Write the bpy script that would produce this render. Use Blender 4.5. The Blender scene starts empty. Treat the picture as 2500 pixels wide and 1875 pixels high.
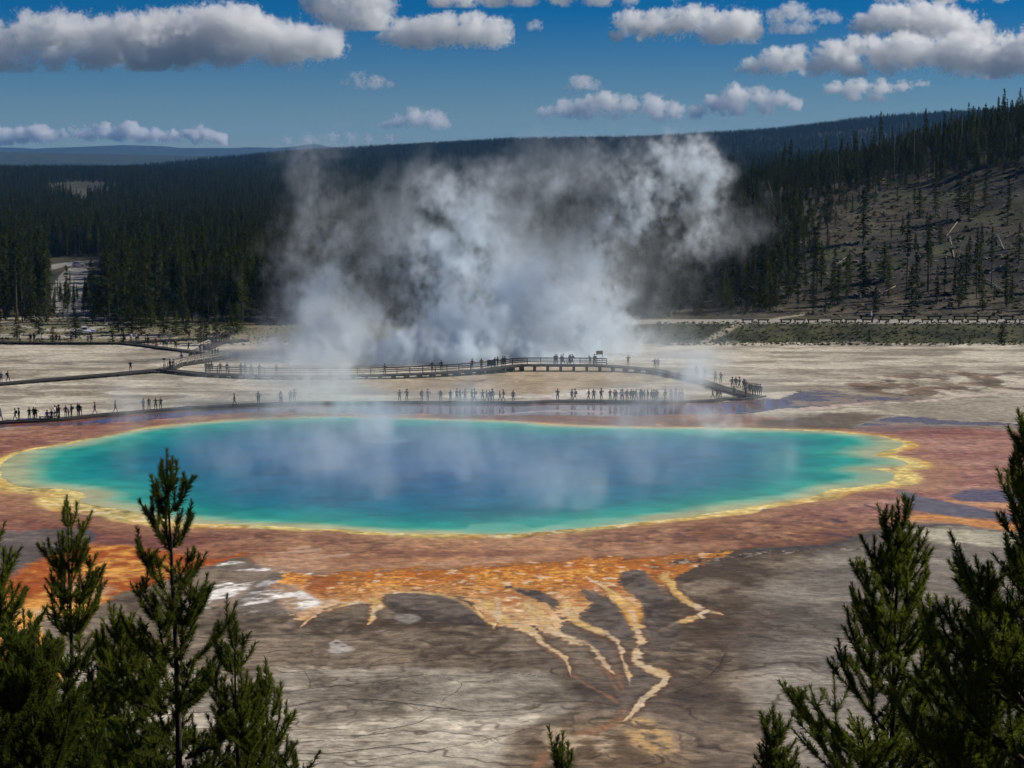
import bpy, bmesh, math, random, time
import numpy as np
T0=time.time()
S=bpy.context.scene
COL=S.collection
R=math.radians
HAZE=3.4e-5
F=4700.0; H=38.0; TH=math.atan((937.5-400)/F); CT,ST=math.cos(TH),math.sin(TH)
SUN_EL=R(36); SUN_AZ=R(74)          # azimuth measured from +Y towards +X
f32=np.float32

# ---------------------------------------------------------------- projection between ground points and bearings
def unproj(px,py,z=0.0):
    cx=(np.asarray(px,float)-1250)/F; cy=(937.5-np.asarray(py,float))/F
    dy=CT+cy*ST; dz=-ST+cy*CT; t=(z-H)/dz
    return cx*t, dy*t
def at(px,py,y):
    cx=(px-1250)/F; cy=(937.5-py)/F
    dy=CT+cy*ST; dz=-ST+cy*CT; t=y/dy
    return cx*t, y, H+dz*t
def proj(x,y,z):
    dz=z-H; d=y*CT-dz*ST; v=y*ST+dz*CT
    d=np.where(np.abs(d)<1e-3,1e-3,d)
    return 1250+F*x/d, 937.5-F*v/d

# ---------------------------------------------------------------- noise
class Noise:
    def __init__(s,seed,n=256): s.n=n; s.t=np.random.default_rng(seed).random((n,n)).astype(f32)*2-1
    def __call__(s,x,y):
        x=np.asarray(x,f32); y=np.asarray(y,f32)
        xi=np.floor(x); yi=np.floor(y); fx=x-xi; fy=y-yi
        xi=xi.astype(np.int32)%s.n; yi=yi.astype(np.int32)%s.n
        fx=fx*fx*(3-2*fx); fy=fy*fy*(3-2*fy); x1=(xi+1)%s.n; y1=(yi+1)%s.n; t=s.t
        return (t[xi,yi]*(1-fx)+t[x1,yi]*fx)*(1-fy)+(t[xi,y1]*(1-fx)+t[x1,y1]*fx)*fy
NZ=[Noise(i) for i in range(6)]
def fbm(x,y,sc,oct=4,seed=0,gain=.5):
    r=0; a=1; tot=0; k=1.0/sc
    for i in range(oct):
        r=r+a*NZ[(seed+i)%6](x*k+seed*17.3+i*5.1,y*k+seed*9.7+i*3.3); tot+=a; a*=gain; k*=2.03
    return r/tot
def sst(a,b,x):
    t=np.clip((x-a)/(b-a),0,1); return t*t*(3-2*t)
def lerp(a,b,t): return a+(b-a)*t

# ---------------------------------------------------------------- object helpers
def link(o,parent=None):
    COL.objects.link(o)
    if parent is not None: o.parent=parent
    return o
def tag(o,label=None,cat=None,group=None,kind=None):
    if label: o['label']=label
    if cat: o['category']=cat
    if group: o['group']=group
    if kind: o['kind']=kind
    return o
def empty(name,loc=(0,0,0),rz=0):
    o=bpy.data.objects.new(name,None); o.location=loc; o.rotation_euler=(0,0,rz); o.empty_display_size=.1; return link(o)
def npmesh(name,V,Fc,mat=None,parent=None,smooth=False,make=True):
    """V (n,3); Fc (m,k) with equal corner count"""
    V=np.asarray(V,f32); Fc=np.asarray(Fc,np.int32); k=Fc.shape[1]
    me=bpy.data.meshes.new(name); me.vertices.add(len(V)); me.vertices.foreach_set('co',V.ravel())
    me.loops.add(Fc.size); me.loops.foreach_set('vertex_index',Fc.ravel())
    me.polygons.add(len(Fc)); me.polygons.foreach_set('loop_start',np.arange(len(Fc),dtype=np.int32)*k)
    me.polygons.foreach_set('loop_total',np.full(len(Fc),k,np.int32))
    me.polygons.foreach_set('use_smooth',np.full(len(Fc),smooth,bool))
    me.update(calc_edges=True)
    if mat: me.materials.append(mat)
    if not make: return me
    return link(bpy.data.objects.new(name,me),parent)
class MB:
    def __init__(s): s.bm=bmesh.new()
    def box(s,c,d,rz=0,rx=0):
        from mathutils import Matrix
        M=Matrix.Translation(c)@Matrix.Rotation(rz,4,'Z')@Matrix.Rotation(rx,4,'X')@Matrix.Diagonal((d[0],d[1],d[2],1))
        bmesh.ops.create_cube(s.bm,size=1,matrix=M); return s
    def bar(s,a,b,w,h=None,n=4):
        """prism from a to b"""
        from mathutils import Vector
        a=Vector(a); b=Vector(b); d=b-a; L=d.length; q=d.to_track_quat('Z','Y')
        from mathutils import Matrix
        M=Matrix.Translation((a+b)/2)@q.to_matrix().to_4x4()
        if n==4: M=M@Matrix.Diagonal((w,h or w,L,1)); bmesh.ops.create_cube(s.bm,size=1,matrix=M)
        else: bmesh.ops.create_cone(s.bm,cap_ends=True,segments=n,radius1=w/2,radius2=(h or w)/2,depth=L,matrix=M)
        return s
    def mesh(s,name,mat):
        me=bpy.data.meshes.new(name); s.bm.to_mesh(me); s.bm.free()
        if mat: me.materials.append(mat)
        return me
    def build(s,name,mat,parent=None): return link(bpy.data.objects.new(name,s.mesh(name,mat)),parent)

# ---------------------------------------------------------------- materials
def pmat(name,col,rough=.8,spec=.3,noise=None,bump=0,metal=0,trans=0,emit=None):
    m=bpy.data.materials.new(name); m.use_nodes=True; nt=m.node_tree; N=nt.nodes; L=nt.links
    b=N['Principled BSDF']; b.inputs['Roughness'].default_value=rough; b.inputs['Specular IOR Level'].default_value=spec; b.inputs['Metallic'].default_value=metal
    b.inputs['Base Color'].default_value=(*col,1)
    if noise or bump:
        tc=N.new('ShaderNodeTexCoord'); nz=N.new('ShaderNodeTexNoise'); nz.inputs['Scale'].default_value=(noise[0] if noise else 4); nz.inputs['Detail'].default_value=5
        L.new(tc.outputs['Object'],nz.inputs['Vector'])
        if noise:
            cr=N.new('ShaderNodeValToRGB'); e=cr.color_ramp.elements; e[0].position=.3; e[1].position=.7
            e[0].color=(*[c*(1-noise[1]) for c in col],1); e[1].color=(*[min(1,c*(1+noise[1])) for c in col],1)
            L.new(nz.outputs[0],cr.inputs[0]); L.new(cr.outputs[0],b.inputs['Base Color'])
        if bump:
            bp=N.new('ShaderNodeBump'); bp.inputs['Strength'].default_value=.6; bp.inputs['Distance'].default_value=bump
            L.new(nz.outputs[0],bp.inputs['Height']); L.new(bp.outputs[0],b.inputs['Normal'])
    if trans:
        t=N.new('ShaderNodeBsdfTranslucent'); t.inputs[0].default_value=(*[min(1,c*1.6) for c in col],1)
        mx=N.new('ShaderNodeMixShader'); mx.inputs[0].default_value=trans; out=N['Material Output']
        L.new(b.outputs[0],mx.inputs[1]); L.new(t.outputs[0],mx.inputs[2]); L.new(mx.outputs[0],out.inputs[0])
    return m
def foliage(name,c1,c2,trans=.3,perobj=.35):
    """leaf colour varies by clump (noise) and by tree (object random)"""
    m=bpy.data.materials.new(name); m.use_nodes=True; nt=m.node_tree; N=nt.nodes; L=nt.links
    b=N['Principled BSDF']; b.inputs['Roughness'].default_value=.75; b.inputs['Specular IOR Level'].default_value=.12
    tc=N.new('ShaderNodeTexCoord'); nz=N.new('ShaderNodeTexNoise'); nz.inputs['Scale'].default_value=1.1; nz.inputs['Detail'].default_value=4
    L.new(tc.outputs['Object'],nz.inputs['Vector'])
    oi=N.new('ShaderNodeObjectInfo'); ad=N.new('ShaderNodeMath'); ad.operation='MULTIPLY_ADD'; ad.inputs[1].default_value=perobj
    L.new(oi.outputs['Random'],ad.inputs[0]); L.new(nz.outputs[0],ad.inputs[2])
    cr=N.new('ShaderNodeValToRGB'); e=cr.color_ramp.elements; e[0].position=.38; e[1].position=.38+.3+perobj*.7; e[0].color=(*c1,1); e[1].color=(*c2,1)
    L.new(ad.outputs[0],cr.inputs[0]); L.new(cr.outputs[0],b.inputs['Base Color'])
    t=N.new('ShaderNodeBsdfTranslucent'); L.new(cr.outputs[0],t.inputs[0])
    mx=N.new('ShaderNodeMixShader'); mx.inputs[0].default_value=trans; out=N['Material Output']
    L.new(b.outputs[0],mx.inputs[1]); L.new(t.outputs[0],mx.inputs[2]); L.new(mx.outputs[0],out.inputs[0])
    return m
M={}
M['needle']=foliage('pine_needles',(.022,.038,.006),(.17,.20,.022),.42,.25)
M['bark']=pmat('pine_bark',(.035,.028,.022),.95,.1,(6,.5),.01)
M['crown']=foliage('conifer_foliage',(.009,.018,.004),(.066,.075,.012),.35,.5)
M['trunk']=pmat('conifer_trunk',(.11,.09,.07),.95,.1,(3,.5))
M['dead']=pmat('weathered_dead_wood',(.27,.245,.21),.9,.1,(3,.3))
M['wood']=pmat('grey_boardwalk_planks',(.05,.046,.042),.85,.15,(5,.35),.01)
M['rail']=pmat('dark_rail_timber',(.03,.026,.024),.8,.2,(5,.35))
M['railpale']=pmat('pale_rail_timber',(.34,.31,.26),.8,.2,(5,.3))
M['log']=pmat('dark_log',(.035,.028,.022),.9,.1,(5,.4))
M['carwhite']=pmat('white_car_paint',(.8,.8,.8),.25,.5)
M['glass']=pmat('dark_car_glass',(.015,.018,.02),.06,.6)
M['tyre']=pmat('tyre_rubber',(.02,.02,.02),.85,.2)
M['hub']=pmat('wheel_metal',(.5,.5,.5),.35,.5,metal=.8)
M['lamp']=pmat('lamp_plastic',(.45,.12,.08),.3,.5)
M['signdark']=pmat('dark_sign_panel',(.025,.022,.02),.5,.3)
M['signwhite']=pmat('white_marker_paint',(.75,.75,.72),.5,.3)
M['rock']=pmat('grey_scree_rock',(.15,.13,.11),.9,.2,(1.5,.45),.05)
M['shrub']=foliage('sagebrush_leaves',(.05,.06,.03),(.11,.12,.06),.2,.4)

# ================================================================ SETTING: ground sheet
cA=lambda x,y:(x/3.16,550+y/3.16)
cB=lambda x,y:(600+x/3.16,800+y/3.16)
cC=lambda x,y:(1200+x/3.16,800+y/3.16)
c1=lambda x,y:(x/2.011,1050+y/2.011)
c2=lambda x,y:(700+x/2.011,1200+y/2.011)
c3=lambda x,y:(1700+x/1.896,1000+y/1.896)
c4=lambda x,y:(x/1.77,950+y/1.77)
c5=lambda x,y:(1250+x/1.77,950+y/1.77)
c6=lambda x,y:(1800+x/3.16,750+y/3.16)
def mp(f,*pts): return [f(*p) for p in pts]

RIDGE_X=np.array([-4000,-1000,-780,-600,-430,0,300,600,820,1000,1400,2500]); RIDGE_PY=np.array([430,428,424,398,381,353,350,330,300,288,262,240])
def ridge_z(x): return H+(400-np.interp(x,RIDGE_X,RIDGE_PY))/F*4500
def hill_amp(x): return np.interp(x,[15,35,48,67,85,100,130,160,186,250,400,900],[0,3,9,17,22,25,31,39,47,62,80,60])
def terrain(x,y):
    x=np.asarray(x,float); y=np.asarray(y,float)
    z=np.zeros(np.broadcast(x,y).shape)
    # viewing hill under the camera
    z=z+np.where(y<85,(85-y)*.42,0)
    # bank and roadside shelf on the right, rising ground on the left
    ed=410+3*NZ[1](x/30,x*0)
    z=z+2.6*sst(ed,ed+16,y)*sst(8,34,x)
    z=z+1.2*sst(408,440,y)*(1-sst(8,34,x))
    # right hill
    wob=fbm(x,y,38,4,2)*6+fbm(x,y,9,3,3)*1.3
    hz=hill_amp(x+wob*.6)*(.25*sst(446,520,y)+.75*sst(440,705,y))*(1-.75*sst(760,1500,y))
    z=z+hz+np.where(hz>1,wob*np.clip(hz/14,0,1)*.42,0)
    # rolling valley
    z=z+15*sst(1300,2400,y)+fbm(x,y,300,3,4)*4*sst(600,1200,y)
    r=ridge_z(x+fbm(x,y,500,2,1)*60)
    z=np.where(y>2400,np.maximum(z,np.where(y<4500,15+(r-15)*sst(2500,4500,y),r*(1-sst(4700,6500,y)))),z)
    z=np.where(y>2500,z+fbm(x,y,260,4,5)*10*sst(2500,3300,y)*(1-sst(3900,4500,y)),z)
    # two far ranges
    X8=x*1.0
    p8=np.interp(1250+F*X8/8200,[-2000,0,350,620,900,1400,4000],[372,371,377,380,390,400,380])
    p8z=H+(400-p8)/F*8200+fbm(x,y*0,700,4,2)*9
    z=np.where(y>6400,np.maximum(z*0,p8z*sst(6400,8200,y)*(1-sst(8300,10500,y))),z)
    p15=np.interp(1250+F*X8/14800,[-2000,-60,0,60,110,140,215,320,400,440,590,620,680,720,775,815,900,1000,4000],[364,363,360,361,366,362,359.5,355,357,361.5,362,360.5,362,360,353,361,366,372,372])
    p15z=H+(400-p15)/F*14800+fbm(x,y*0,900,4,3)*4
    z=np.where(y>10600,np.maximum(z*0,p15z*sst(10600,14800,y)*(1-sst(14900,16300,y))),z)
    return z

rows=[np.linspace(-40,112,40)]
ys=unproj(1250,np.arange(1965,752,-1.5))[1]; rows.append(ys[ys>113])
rows.append(np.arange(rows[-1][-1]+2,860,2.2)); g=[rows[-1][-1]]
while g[-1]<16300: g.append(g[-1]*1.018)
rows.append(np.array(g[1:])); Y=np.concatenate(rows)
s_in=(np.arange(-420,2921,2.0)-1250)/F
so=np.linspace(.02,1.2,40)**1.5
sx=np.concatenate([(s_in[0]-so)[::-1],s_in,s_in[-1]+so])
nY,nX=len(Y),len(sx)
YY=np.repeat(Y[:,None],nX,1); XX=sx[None,:]*(np.maximum(YY,112)+4.3)
ZZ=terrain(XX,YY)
PX,PY=proj(XX,YY,np.zeros_like(XX))
XX=XX.astype(f32); YY=YY.astype(f32); PX=PX.astype(f32); PY=PY.astype(f32)
pr=np.where((Y>112)&(Y<505))[0]; r0,r1=pr[0],pr[-1]+1     # painted basin rows
x=XX[r0:r1]; y=YY[r0:r1]; px=PX[r0:r1]; py=PY[r0:r1]
Cc=np.zeros(x.shape+(3,),f32); Rg=np.full(x.shape,.8,f32); Bh=np.zeros(x.shape,f32)
A3=lambda *c: np.array(c,f32)
n_big=fbm(x,y,22,4,0)*1.3; n_mid=fbm(x,y,5,4,1)*1.5; n_fine=fbm(x,y,1.1,3,2)*1.7; n_w1=fbm(x,y,9,4,3); n_w2=fbm(x,y,7,4,4)
n_str=fbm(x,y*.55,6,5,5,.65)*1.3; n_mic=fbm(x,y,.5,2,1)*1.7
def sdpoly(P,X,Y,closed=True):
    d=np.full(X.shape,1e12,f32); ins=np.zeros(X.shape,bool); n=len(P)
    for i in range(n if closed else n-1):
        ax,ay=P[i]; bx,by=P[(i+1)%n]; ex,ey=bx-ax,by-ay
        wx,wy=X-ax,Y-ay; t=np.clip((wx*ex+wy*ey)/(ex*ex+ey*ey+1e-9),0,1)
        dx=wx-ex*t; dy=wy-ey*t; d=np.minimum(d,dx*dx+dy*dy)
        if closed:
            c=((ay>Y)!=(by>Y)); 
            if ey!=0: ins^=c&(X<ex*(Y-ay)/ey+ax)
    d=np.sqrt(d)
    return np.where(ins,-d,d) if closed else d
def chaik(P,closed=True,it=2,c=.75):
    P=np.array(P,float)
    for _ in range(it):
        Q=np.roll(P,-1,0) if closed else P[1:]; A=P if closed else P[:-1]
        N_=np.stack([A*c+Q*(1-c),A*(1-c)+Q*c],1).reshape(-1,P.shape[1])
        P=N_ if closed else np.vstack([P[:1],N_,P[-1:]])
    return P
YS=2.6   # bearings are compressed in depth; stretch them so feathers look even
def mask_poly(P,fe=8,warp=10,s=0):
    X=px+warp*(n_w1 if s%2==0 else n_w2)*1.4+warp*.7*n_mid+(2+warp*.35)*n_fine; Yv=py+warp*.34*(n_w2 if s%2==0 else n_w1)*1.4+warp*.25*n_mid+(1.2+warp*.15)*n_fine
    P=chaik(P,True,1,.86); m=np.zeros(x.shape,f32)
    pad=fe*3+warp*2+4
    rr=np.where((py[:,nX//2]>P[:,1].min()-pad)&(py[:,nX//2]<P[:,1].max()+pad))[0]
    if len(rr)==0: return m
    a,b=rr[0],rr[-1]+1
    d=sdpoly([(p[0],p[1]*YS) for p in P],X[a:b],Yv[a:b]*YS)
    m[a:b]=1-sst(-fe,fe,d); return m
def mask_line(P,W,fe=.35,warp=6,s=0,jg=0):
    """polyline with varying width (photo pixels across)"""
    X=px+warp*(n_w2 if s%2 else n_w1)+warp*.5*n_mid+warp*.35*n_fine; Yv=py+warp*.3*(n_w1 if s%2 else n_w2)+warp*.2*n_mid+warp*.12*n_fine
    m=np.zeros(x.shape,f32)
    if not hasattr(W,'__len__'): W=[W]*len(P)
    P=chaik([(a[0],a[1],w_) for a,w_ in zip(P,W)],False,2); W=P[:,2]; P=P[:,:2]
    pad=max(W)+warp*2
    rr=np.where((py[:,nX//2]>P[:,1].min()-pad)&(py[:,nX//2]<P[:,1].max()+pad))[0]
    if len(rr)==0: return m
    a,b=rr[0],rr[-1]+1; X=X[a:b]; Yv=Yv[a:b]; best=np.full(X.shape,1e9,f32); jag=(.22*n_fine+.20*n_mid+.16*n_mic)[a:b]*jg
    for i in range(len(P)-1):
        ax,ay=P[i]; bx,by=P[i+1]; ay*=1.5; by*=1.5; ex,ey=bx-ax,by-ay
        wx,wy=X-ax,Yv*1.5-ay; t=np.clip((wx*ex+wy*ey)/(ex*ex+ey*ey+1e-9),0,1)
        w=(W[i]+(W[i+1]-W[i])*t)/2+.01
        best=np.minimum(best,np.hypot(wx-ex*t,wy-ey*t)/w)
    best=best+jag
    m[a:b]=1-sst(1-fe,1+fe,best); return m
def put(m,col,rough=None,k=1.0,bump=None):
    global Cc,Rg
    m=m*k; col=np.asarray(col,f32)
    Cc=Cc*(1-m[...,None])+col*m[...,None]
    if rough is not None: Rg=Rg*(1-m)+rough*m
def mixc(a,b,t):
    t=np.clip(t,0,1)[...,None]; return A3(*a)*(1-t)+A3(*b)*t

# --- base sinter flats
n_hs=fbm(x*.30+n_mid*1.2,y*.85,4.0,5,2,.62)
far=mixc((.25,.22,.165),(.54,.49,.39),.52+n_hs*1.6+n_mid*.35)
streak=sst(.10,.40,fbm(x*.22+n_mid*1.5,y*.8+n_w1,3.0,5,3,.62))
far=far*(1-streak[...,None]*.55)+A3(.16,.125,.085)*streak[...,None]*.55
near=mixc((.070,.048,.030),(.225,.175,.122),.42+n_big*.8+n_str*.9+n_hs*.9+n_fine*.4)
t=sst(1040,1250,py)
Cc[:]=far*(1-t[...,None])+near*t[...,None]
# pale terraces at lower left, pale flats at right
tl=mask_poly(mp(c2,(-1500,1500),(-1500,700),(-300,900),(0,870),(300,860),(700,880),(1000,870),(1250,890),(1420,990),(1460,1030),(1250,1110),(1060,1180),(1010,1500)),26,16)
put(tl,mixc((.18,.15,.11),(.47,.42,.335),.45+n_str*1.0+n_big*.8+n_hs*.7+n_fine*.3),k=.85)
tr=mask_poly(mp(c3,(330,800),(700,600),(1000,540),(1600,560),(1900,600),(1900,2200),(900,2000),(420,1600),(240,1300),(230,1100),(300,900)),60,25,1)
put(tr,mixc((.13,.115,.095),(.36,.33,.275),.40+n_hs*.9+n_big*.8),k=.75)
pale=mask_poly(mp(c3,(1000,545),(1300,560),(1500,570),(1500,640),(1100,620),(980,580)),14,12)
put(pale,mixc((.3,.27,.2),(.52,.48,.36),.5+n_str*1.4),k=.9)
# brown run-out fan at bottom centre/right
br=mask_poly(mp(c2,(1180,1500),(1150,1200),(1260,1130),(1440,1040),(1380,980),(1300,900),(1200,840),(1180,760),(1300,700),(1500,620),(1750,400),(1850,700),(1900,900),(2100,950),(2250,1050),(2400,1500)),30,20)
put(br,mixc((.085,.06,.04),(.19,.145,.10),.45+n_str*1.2+n_fine*.3),.6,k=.85)
br2=mask_poly(mp(c2,(1150,1230),(1400,1130),(1650,1120),(1900,1180),(2000,1350),(1900,1500),(1200,1500)),30,20)
put(br2,mixc((.13,.085,.04),(.27,.19,.11),.4+n_str*1.6+n_fine*.5),k=.7)
# micro terraces: thin dark rims that follow the slope of the run-out
th=y*.21+fbm(x,y,16,4,3)*2.2+fbm(x,y,3,3,4)*.35+.012*x
sh_=np.random.default_rng(4).random(512).astype(f32)[(np.floor(th+.5).astype(int))%512]; sh_b=np.random.default_rng(5).random(512).astype(f32)[(np.floor(th*3.1+.5).astype(int))%512]
reg=sst(1360,1500,py); Cc*=(1+reg*(.55*(sh_-.5)+.35*(sh_b-.5)))[...,None]
fr=np.abs((th*1.0)%1-.5)*2
rim=sst(.90,.985,fr)*sst(1400,1560,py)*sst(-.3,.15,fbm(x,y,10,3,5)+.12)
put(rim,(.045,.03,.018),k=.7)
fr2=np.abs((th*3.1+fbm(x,y,1.5,2,0)*.5)%1-.5)*2
rim2=sst(.72,.96,fr2)*sst(1380,1560,py)*sst(-.2,.3,fbm(x,y,7,3,2)+.05)
put(rim2,(.06,.04,.026),k=.6)
# --- pool shoreline
shore=[(2199,1080),(2205,1090),(2150,1102),(2120,1112),(2190,1120),(2218,1133),(2165,1142),(2110,1146),(2160,1152),(2186,1161),(2172,1176),(2100,1188),(2045,1191),(2022,1197),(1990,1210),(1920,1222),(1800,1241),(1700,1256),(1600,1269),(1480,1283),(1360,1295),(1250,1301),(1100,1305),(960,1303),(850,1295),(700,1283),(600,1280),(500,1278),(441,1273),(362,1257),(320,1250),(282,1238),(237,1233),(192,1222),(220,1210),(205,1198),(150,1192),(56,1190),(17,1172),(6,1150),(17,1122),(80,1100),(150,1088),(250,1068),(330,1052),(420,1038),(560,1026),(700,1020),(850,1018),(1000,1022),(1150,1027),(1250,1030),(1391,1040),(1580,1044),(1758,1046),(1900,1048),(2040,1054),(2130,1064)]
sw=[tuple(float(v) for v in unproj(a,b)) for a,b in shore]
a0=np.where(y[:,0]<345)[0][-1]; a1=np.where(y[:,0]>165)[0][0]
xs=x[a1:a0]+n_mid[a1:a0]*.5; ysv=y[a1:a0]+n_w1[a1:a0]*1.0+n_mid[a1:a0]*.3
sdw=np.full(x.shape,60,f32); sw=[tuple(v) for v in chaik(sw,True,2)]; sdw[a1:a0]=sdpoly(sw,xs,ysv)
# mats around the pool (rose-brown), outer boundary as drawn
mat=mask_poly([(-900,1046),(0,1050),(120,1040),(300,1030),(420,1015),(600,1000),(900,992),(1300,990),(1650,996),(1900,1020),(2000,1040),(2110,1045),(2140,1038),(2300,1042),(2500,1048),(3300,1052),(3300,1290)]
  +mp(c5,(2300,590),(2100,585),(1900,575),(1700,580),(1560,600),(1450,640),(1300,668),(1000,690),(800,708),(600,712))+mp(c2,(1600,322),(1300,343),(1000,358),(700,372),(350,388),(100,395),(0,400))
  +mp(c1,(1350,690),(1190,610),(1080,640),(900,620),(640,780),(560,810),(440,900),(200,920),(0,1000),(-900,900)),13,9)
pinkf=mixc((.21,.095,.045),(.43,.24,.125),.5+n_big*.8+n_str*.8+n_hs*.6+n_fine*.2)
lowp=sst(1310,1390,py+18*n_mid+25*n_str)*.8; pinkf=pinkf*(1-lowp[...,None])+mixc((.27,.09,.02),(.52,.25,.09),.5+n_str)*lowp[...,None]
rightp=sst(1750,2150,px)*(1-sst(1230,1300,py)); leftp=1-sst(350,700,px)
pinkf=pinkf*(1-rightp[...,None]*.75)+mixc((.31,.135,.095),(.43,.235,.18),.5+n_hs*1.1)*rightp[...,None]*.75
pinkf=pinkf*(1-leftp[...,None]*.6)+mixc((.20,.065,.04),(.30,.12,.075),.5+n_hs*1.2)*leftp[...,None]*.6
put(mat,pinkf*(1+.22*n_fine+.18*n_mic)[...,None],.5)
put(mat*sst(.15,.5,n_hs)*(1-sst(1250,1300,py)),(.46,.28,.20),.5,.45)
put(mat*sst(.2,.5,-n_hs),(.17,.07,.045),.4,.5)
# peach fan of settled sand below the rim
pch=mask_poly(mp(c2,(-170,330),(-60,300),(100,290),(300,312),(500,345),(900,330),(1300,300),(1700,270),(2212,230),(2212,290),(1600,318),(1000,352),(350,385),(150,400),(-100,375)),16,12)
put(pch,mixc((.34,.17,.09),(.48,.29,.18),.5+n_str*1.3),.6,.75)
for q in [[(-100,300),(60,292),(165,285)],[(120,330),(220,318),(300,308)],[(0,282),(60,275),(110,270)]]:
    put(mask_line(mp(c2,*q),[3,8,12],.6,4),(.56,.37,.25),k=.7)
# orange left apron
orl=mask_poly(mp(c1,(-600,820),(0,770),(100,700),(240,625),(420,565),(600,562),(780,585),(930,622),(1080,635),(1190,598),(1215,606),(1100,655),(920,708),(650,790),(560,822),(430,900),(200,935),(200,1000),(270,1080),(330,1200),(300,1240),(140,1150),(0,1400),(-600,1500)),8,10)
put(orl,mixc((.36,.085,.01),(.74,.36,.07),.30+n_str*1.3+n_fine*.5+sst(1380,1520,py)*.55-.1),.6)
put(orl*sst(.1,.5,fbm(x,y*.5,3.2,4,1))*sst(1390,1440,py),(.66,.46,.27),k=.8)
gp=mask_poly(mp(c1,(-600,515),(0,500),(200,490),(400,478),(462,515),(445,550),(300,592),(150,652),(60,702),(0,725),(-600,760)),5,7)
put(gp,mixc((.10,.08,.065),(.2,.17,.145),.5+n_hs*1.6),.65)
put(mask_line(mp(c1,(390,480),(450,500),(460,530),(430,552)),8,.5,2),(.06,.07,.09),.15,.6)
# --- orange fan and run-off channels
fan=mp(c2,(0,400),(60,400),(180,402),(350,390),(700,372),(1000,356),(1300,342),(1600,322),(1950,303),(2212,300),(2110,330),(2000,368),(1890,425),(1850,470),(1790,425),(1740,388),(1640,392),(1612,440),(1640,480),(1740,545),(1740,600),(1670,625),(1620,560),(1560,522),(1500,492),(1440,478),(1430,505),(1500,560),(1440,600),(1380,645),(1330,590),(1325,530),(1265,495),(1160,482),(1080,466),(1180,522),(1280,565),(1330,605),(1340,670),(1290,695),(1190,650),(1120,662),(1000,645),(930,572),(850,515),(760,500),(620,482),(480,492),(400,545),(320,545),(250,552),(150,602),(80,640),(-20,560),(-60,470))
fm=mask_poly(fan,11,10); fm=sst(.25,.75,fm+.8*n_fine*(fm>.02)*(fm<.98)+.5*n_mic*(fm>.02)*(fm<.98))
lo=sst(1400,1500,py)
orange=mixc((.42,.13,.012),(.78,.36,.06),.5+n_fine*1.0+n_mid*.8+.4*n_mic)
orange=orange*(1-lo[...,None])+mixc((.44,.19,.05),(.70,.46,.23),.5+n_str*1.2+n_fine*.8)*lo[...,None]
fh=mask_poly(fan,34,22); put(fh*(1-fm)*sst(-.5,.3,n_str+.4*n_fine),(.17,.085,.035),.6,.75)
put(fm,orange,.6)
put(fm*sst(.15,.45,n_fine+.35*n_mic)*(1-sst(1440,1500,py)),(.25,.075,.01),k=.75)
put(fm*sst(.25,.55,fbm(x,y,1.0,3,5)),(.82,.62,.40),k=.7)
lf=mask_poly(mp(c2,(100,430),(250,400),(240,440),(160,480),(220,520),(150,500),(80,480)),8,10)
put(lf,(.32,.10,.02),k=.9)
put(mask_poly(mp(c2,(-60,480),(60,450),(100,520),(300,540),(420,520),(330,560),(80,620),(-40,560)),12,8),mixc((.5,.28,.13),(.62,.42,.26),.5+n_str),k=.7)
cream=(.62,.47,.30); gold=(.66,.42,.13)
chs=[([(1560,470),(1600,510),(1660,560),(1700,600),(1705,640),(1730,700),(1755,740),(1708,800),(1730,850),(1830,893),(1875,925),(1790,985),(1725,1040),(1690,1100),(1650,1128)],[26,40,66,76,50,50,40,52,58,50,44,44,34,30,8],0),
([(1380,560),(1400,620),(1470,665),(1590,705),(1640,755),(1650,820),(1680,880),(1692,950)],[60,50,40,40,34,28,26,8],1),
([(1180,560),(1260,620),(1300,690),(1400,730),(1500,750),(1530,800),(1570,860),(1600,895)],[60,90,70,50,48,46,36,10],0),
([(980,560),(1060,620),(1150,660),(1225,705),(1240,745),(1360,800),(1390,850),(1400,905)],[90,80,46,40,24,26,20,8],1),
([(1850,410),(1880,450),(1905,490),(1960,540),(2000,560),(2060,588),(2110,592),(2145,602)],[50,34,30,34,36,32,16,3],0),
([(2060,585),(2010,615),(1930,635),(1860,662),(1820,690)],[20,40,22,14,3],1),
([(430,530),(432,590),(405,655)],[44,54,18],0),
([(450,500),(650,490),(780,510),(870,545),(940,595),(1010,650)],[14,22,26,26,30,30],1),
([(330,545),(180,590),(85,640),(68,668)],[26,22,14,6],0)]
for P_,W_,s_ in chs:
    m=mask_line(mp(c2,*P_),[w/2.011*.92 for w in W_],.35,7,s_,2.6)
    # dark damp halo then bright core
    put(mask_line(mp(c2,*P_),[w/2.011*1.0+20 for w in W_],.75,9,s_,1.5)*(1-fm),(.115,.062,.028),.5,.7)
    c=mixc(gold,cream,.25+sst(1480,1580,py)*.7+n_mid*.5)
    put(m,lerp(A3(.42,.22,.07)*np.ones(c.shape,f32),c,.25),.55); put(mask_line(mp(c2,*P_),[w/2.011*.55 for w in W_],.5,7,s_,3.2),c,.5); put(m*sst(.05,.4,n_fine+.5*n_mic),(.36,.19,.07),k=.6); put(m*sst(.2,.45,fbm(x*2.2,y*.35,2,3,1)),(.80,.68,.50),k=.6)
for q,w in [([(1600,890),(1640,950),(1665,1010),(1640,1080)],12),([(1692,945),(1690,990),(1650,1080),(1580,1150),(1420,1200)],16),([(1395,900),(1480,960),(1580,1010),(1640,1050)],10),([(1545,150+700),(1590,930),(1620,980)],8),([(1240,745),(1300,790),(1360,850)],6),([(1650,1120),(1560,1170),(1400,1200),(1250,1290),(1200,1400)],20)]:
    put(mask_line(mp(c2,*q),w,.7,8,0,2.2),(.25,.13,.065),k=.75)
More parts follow.
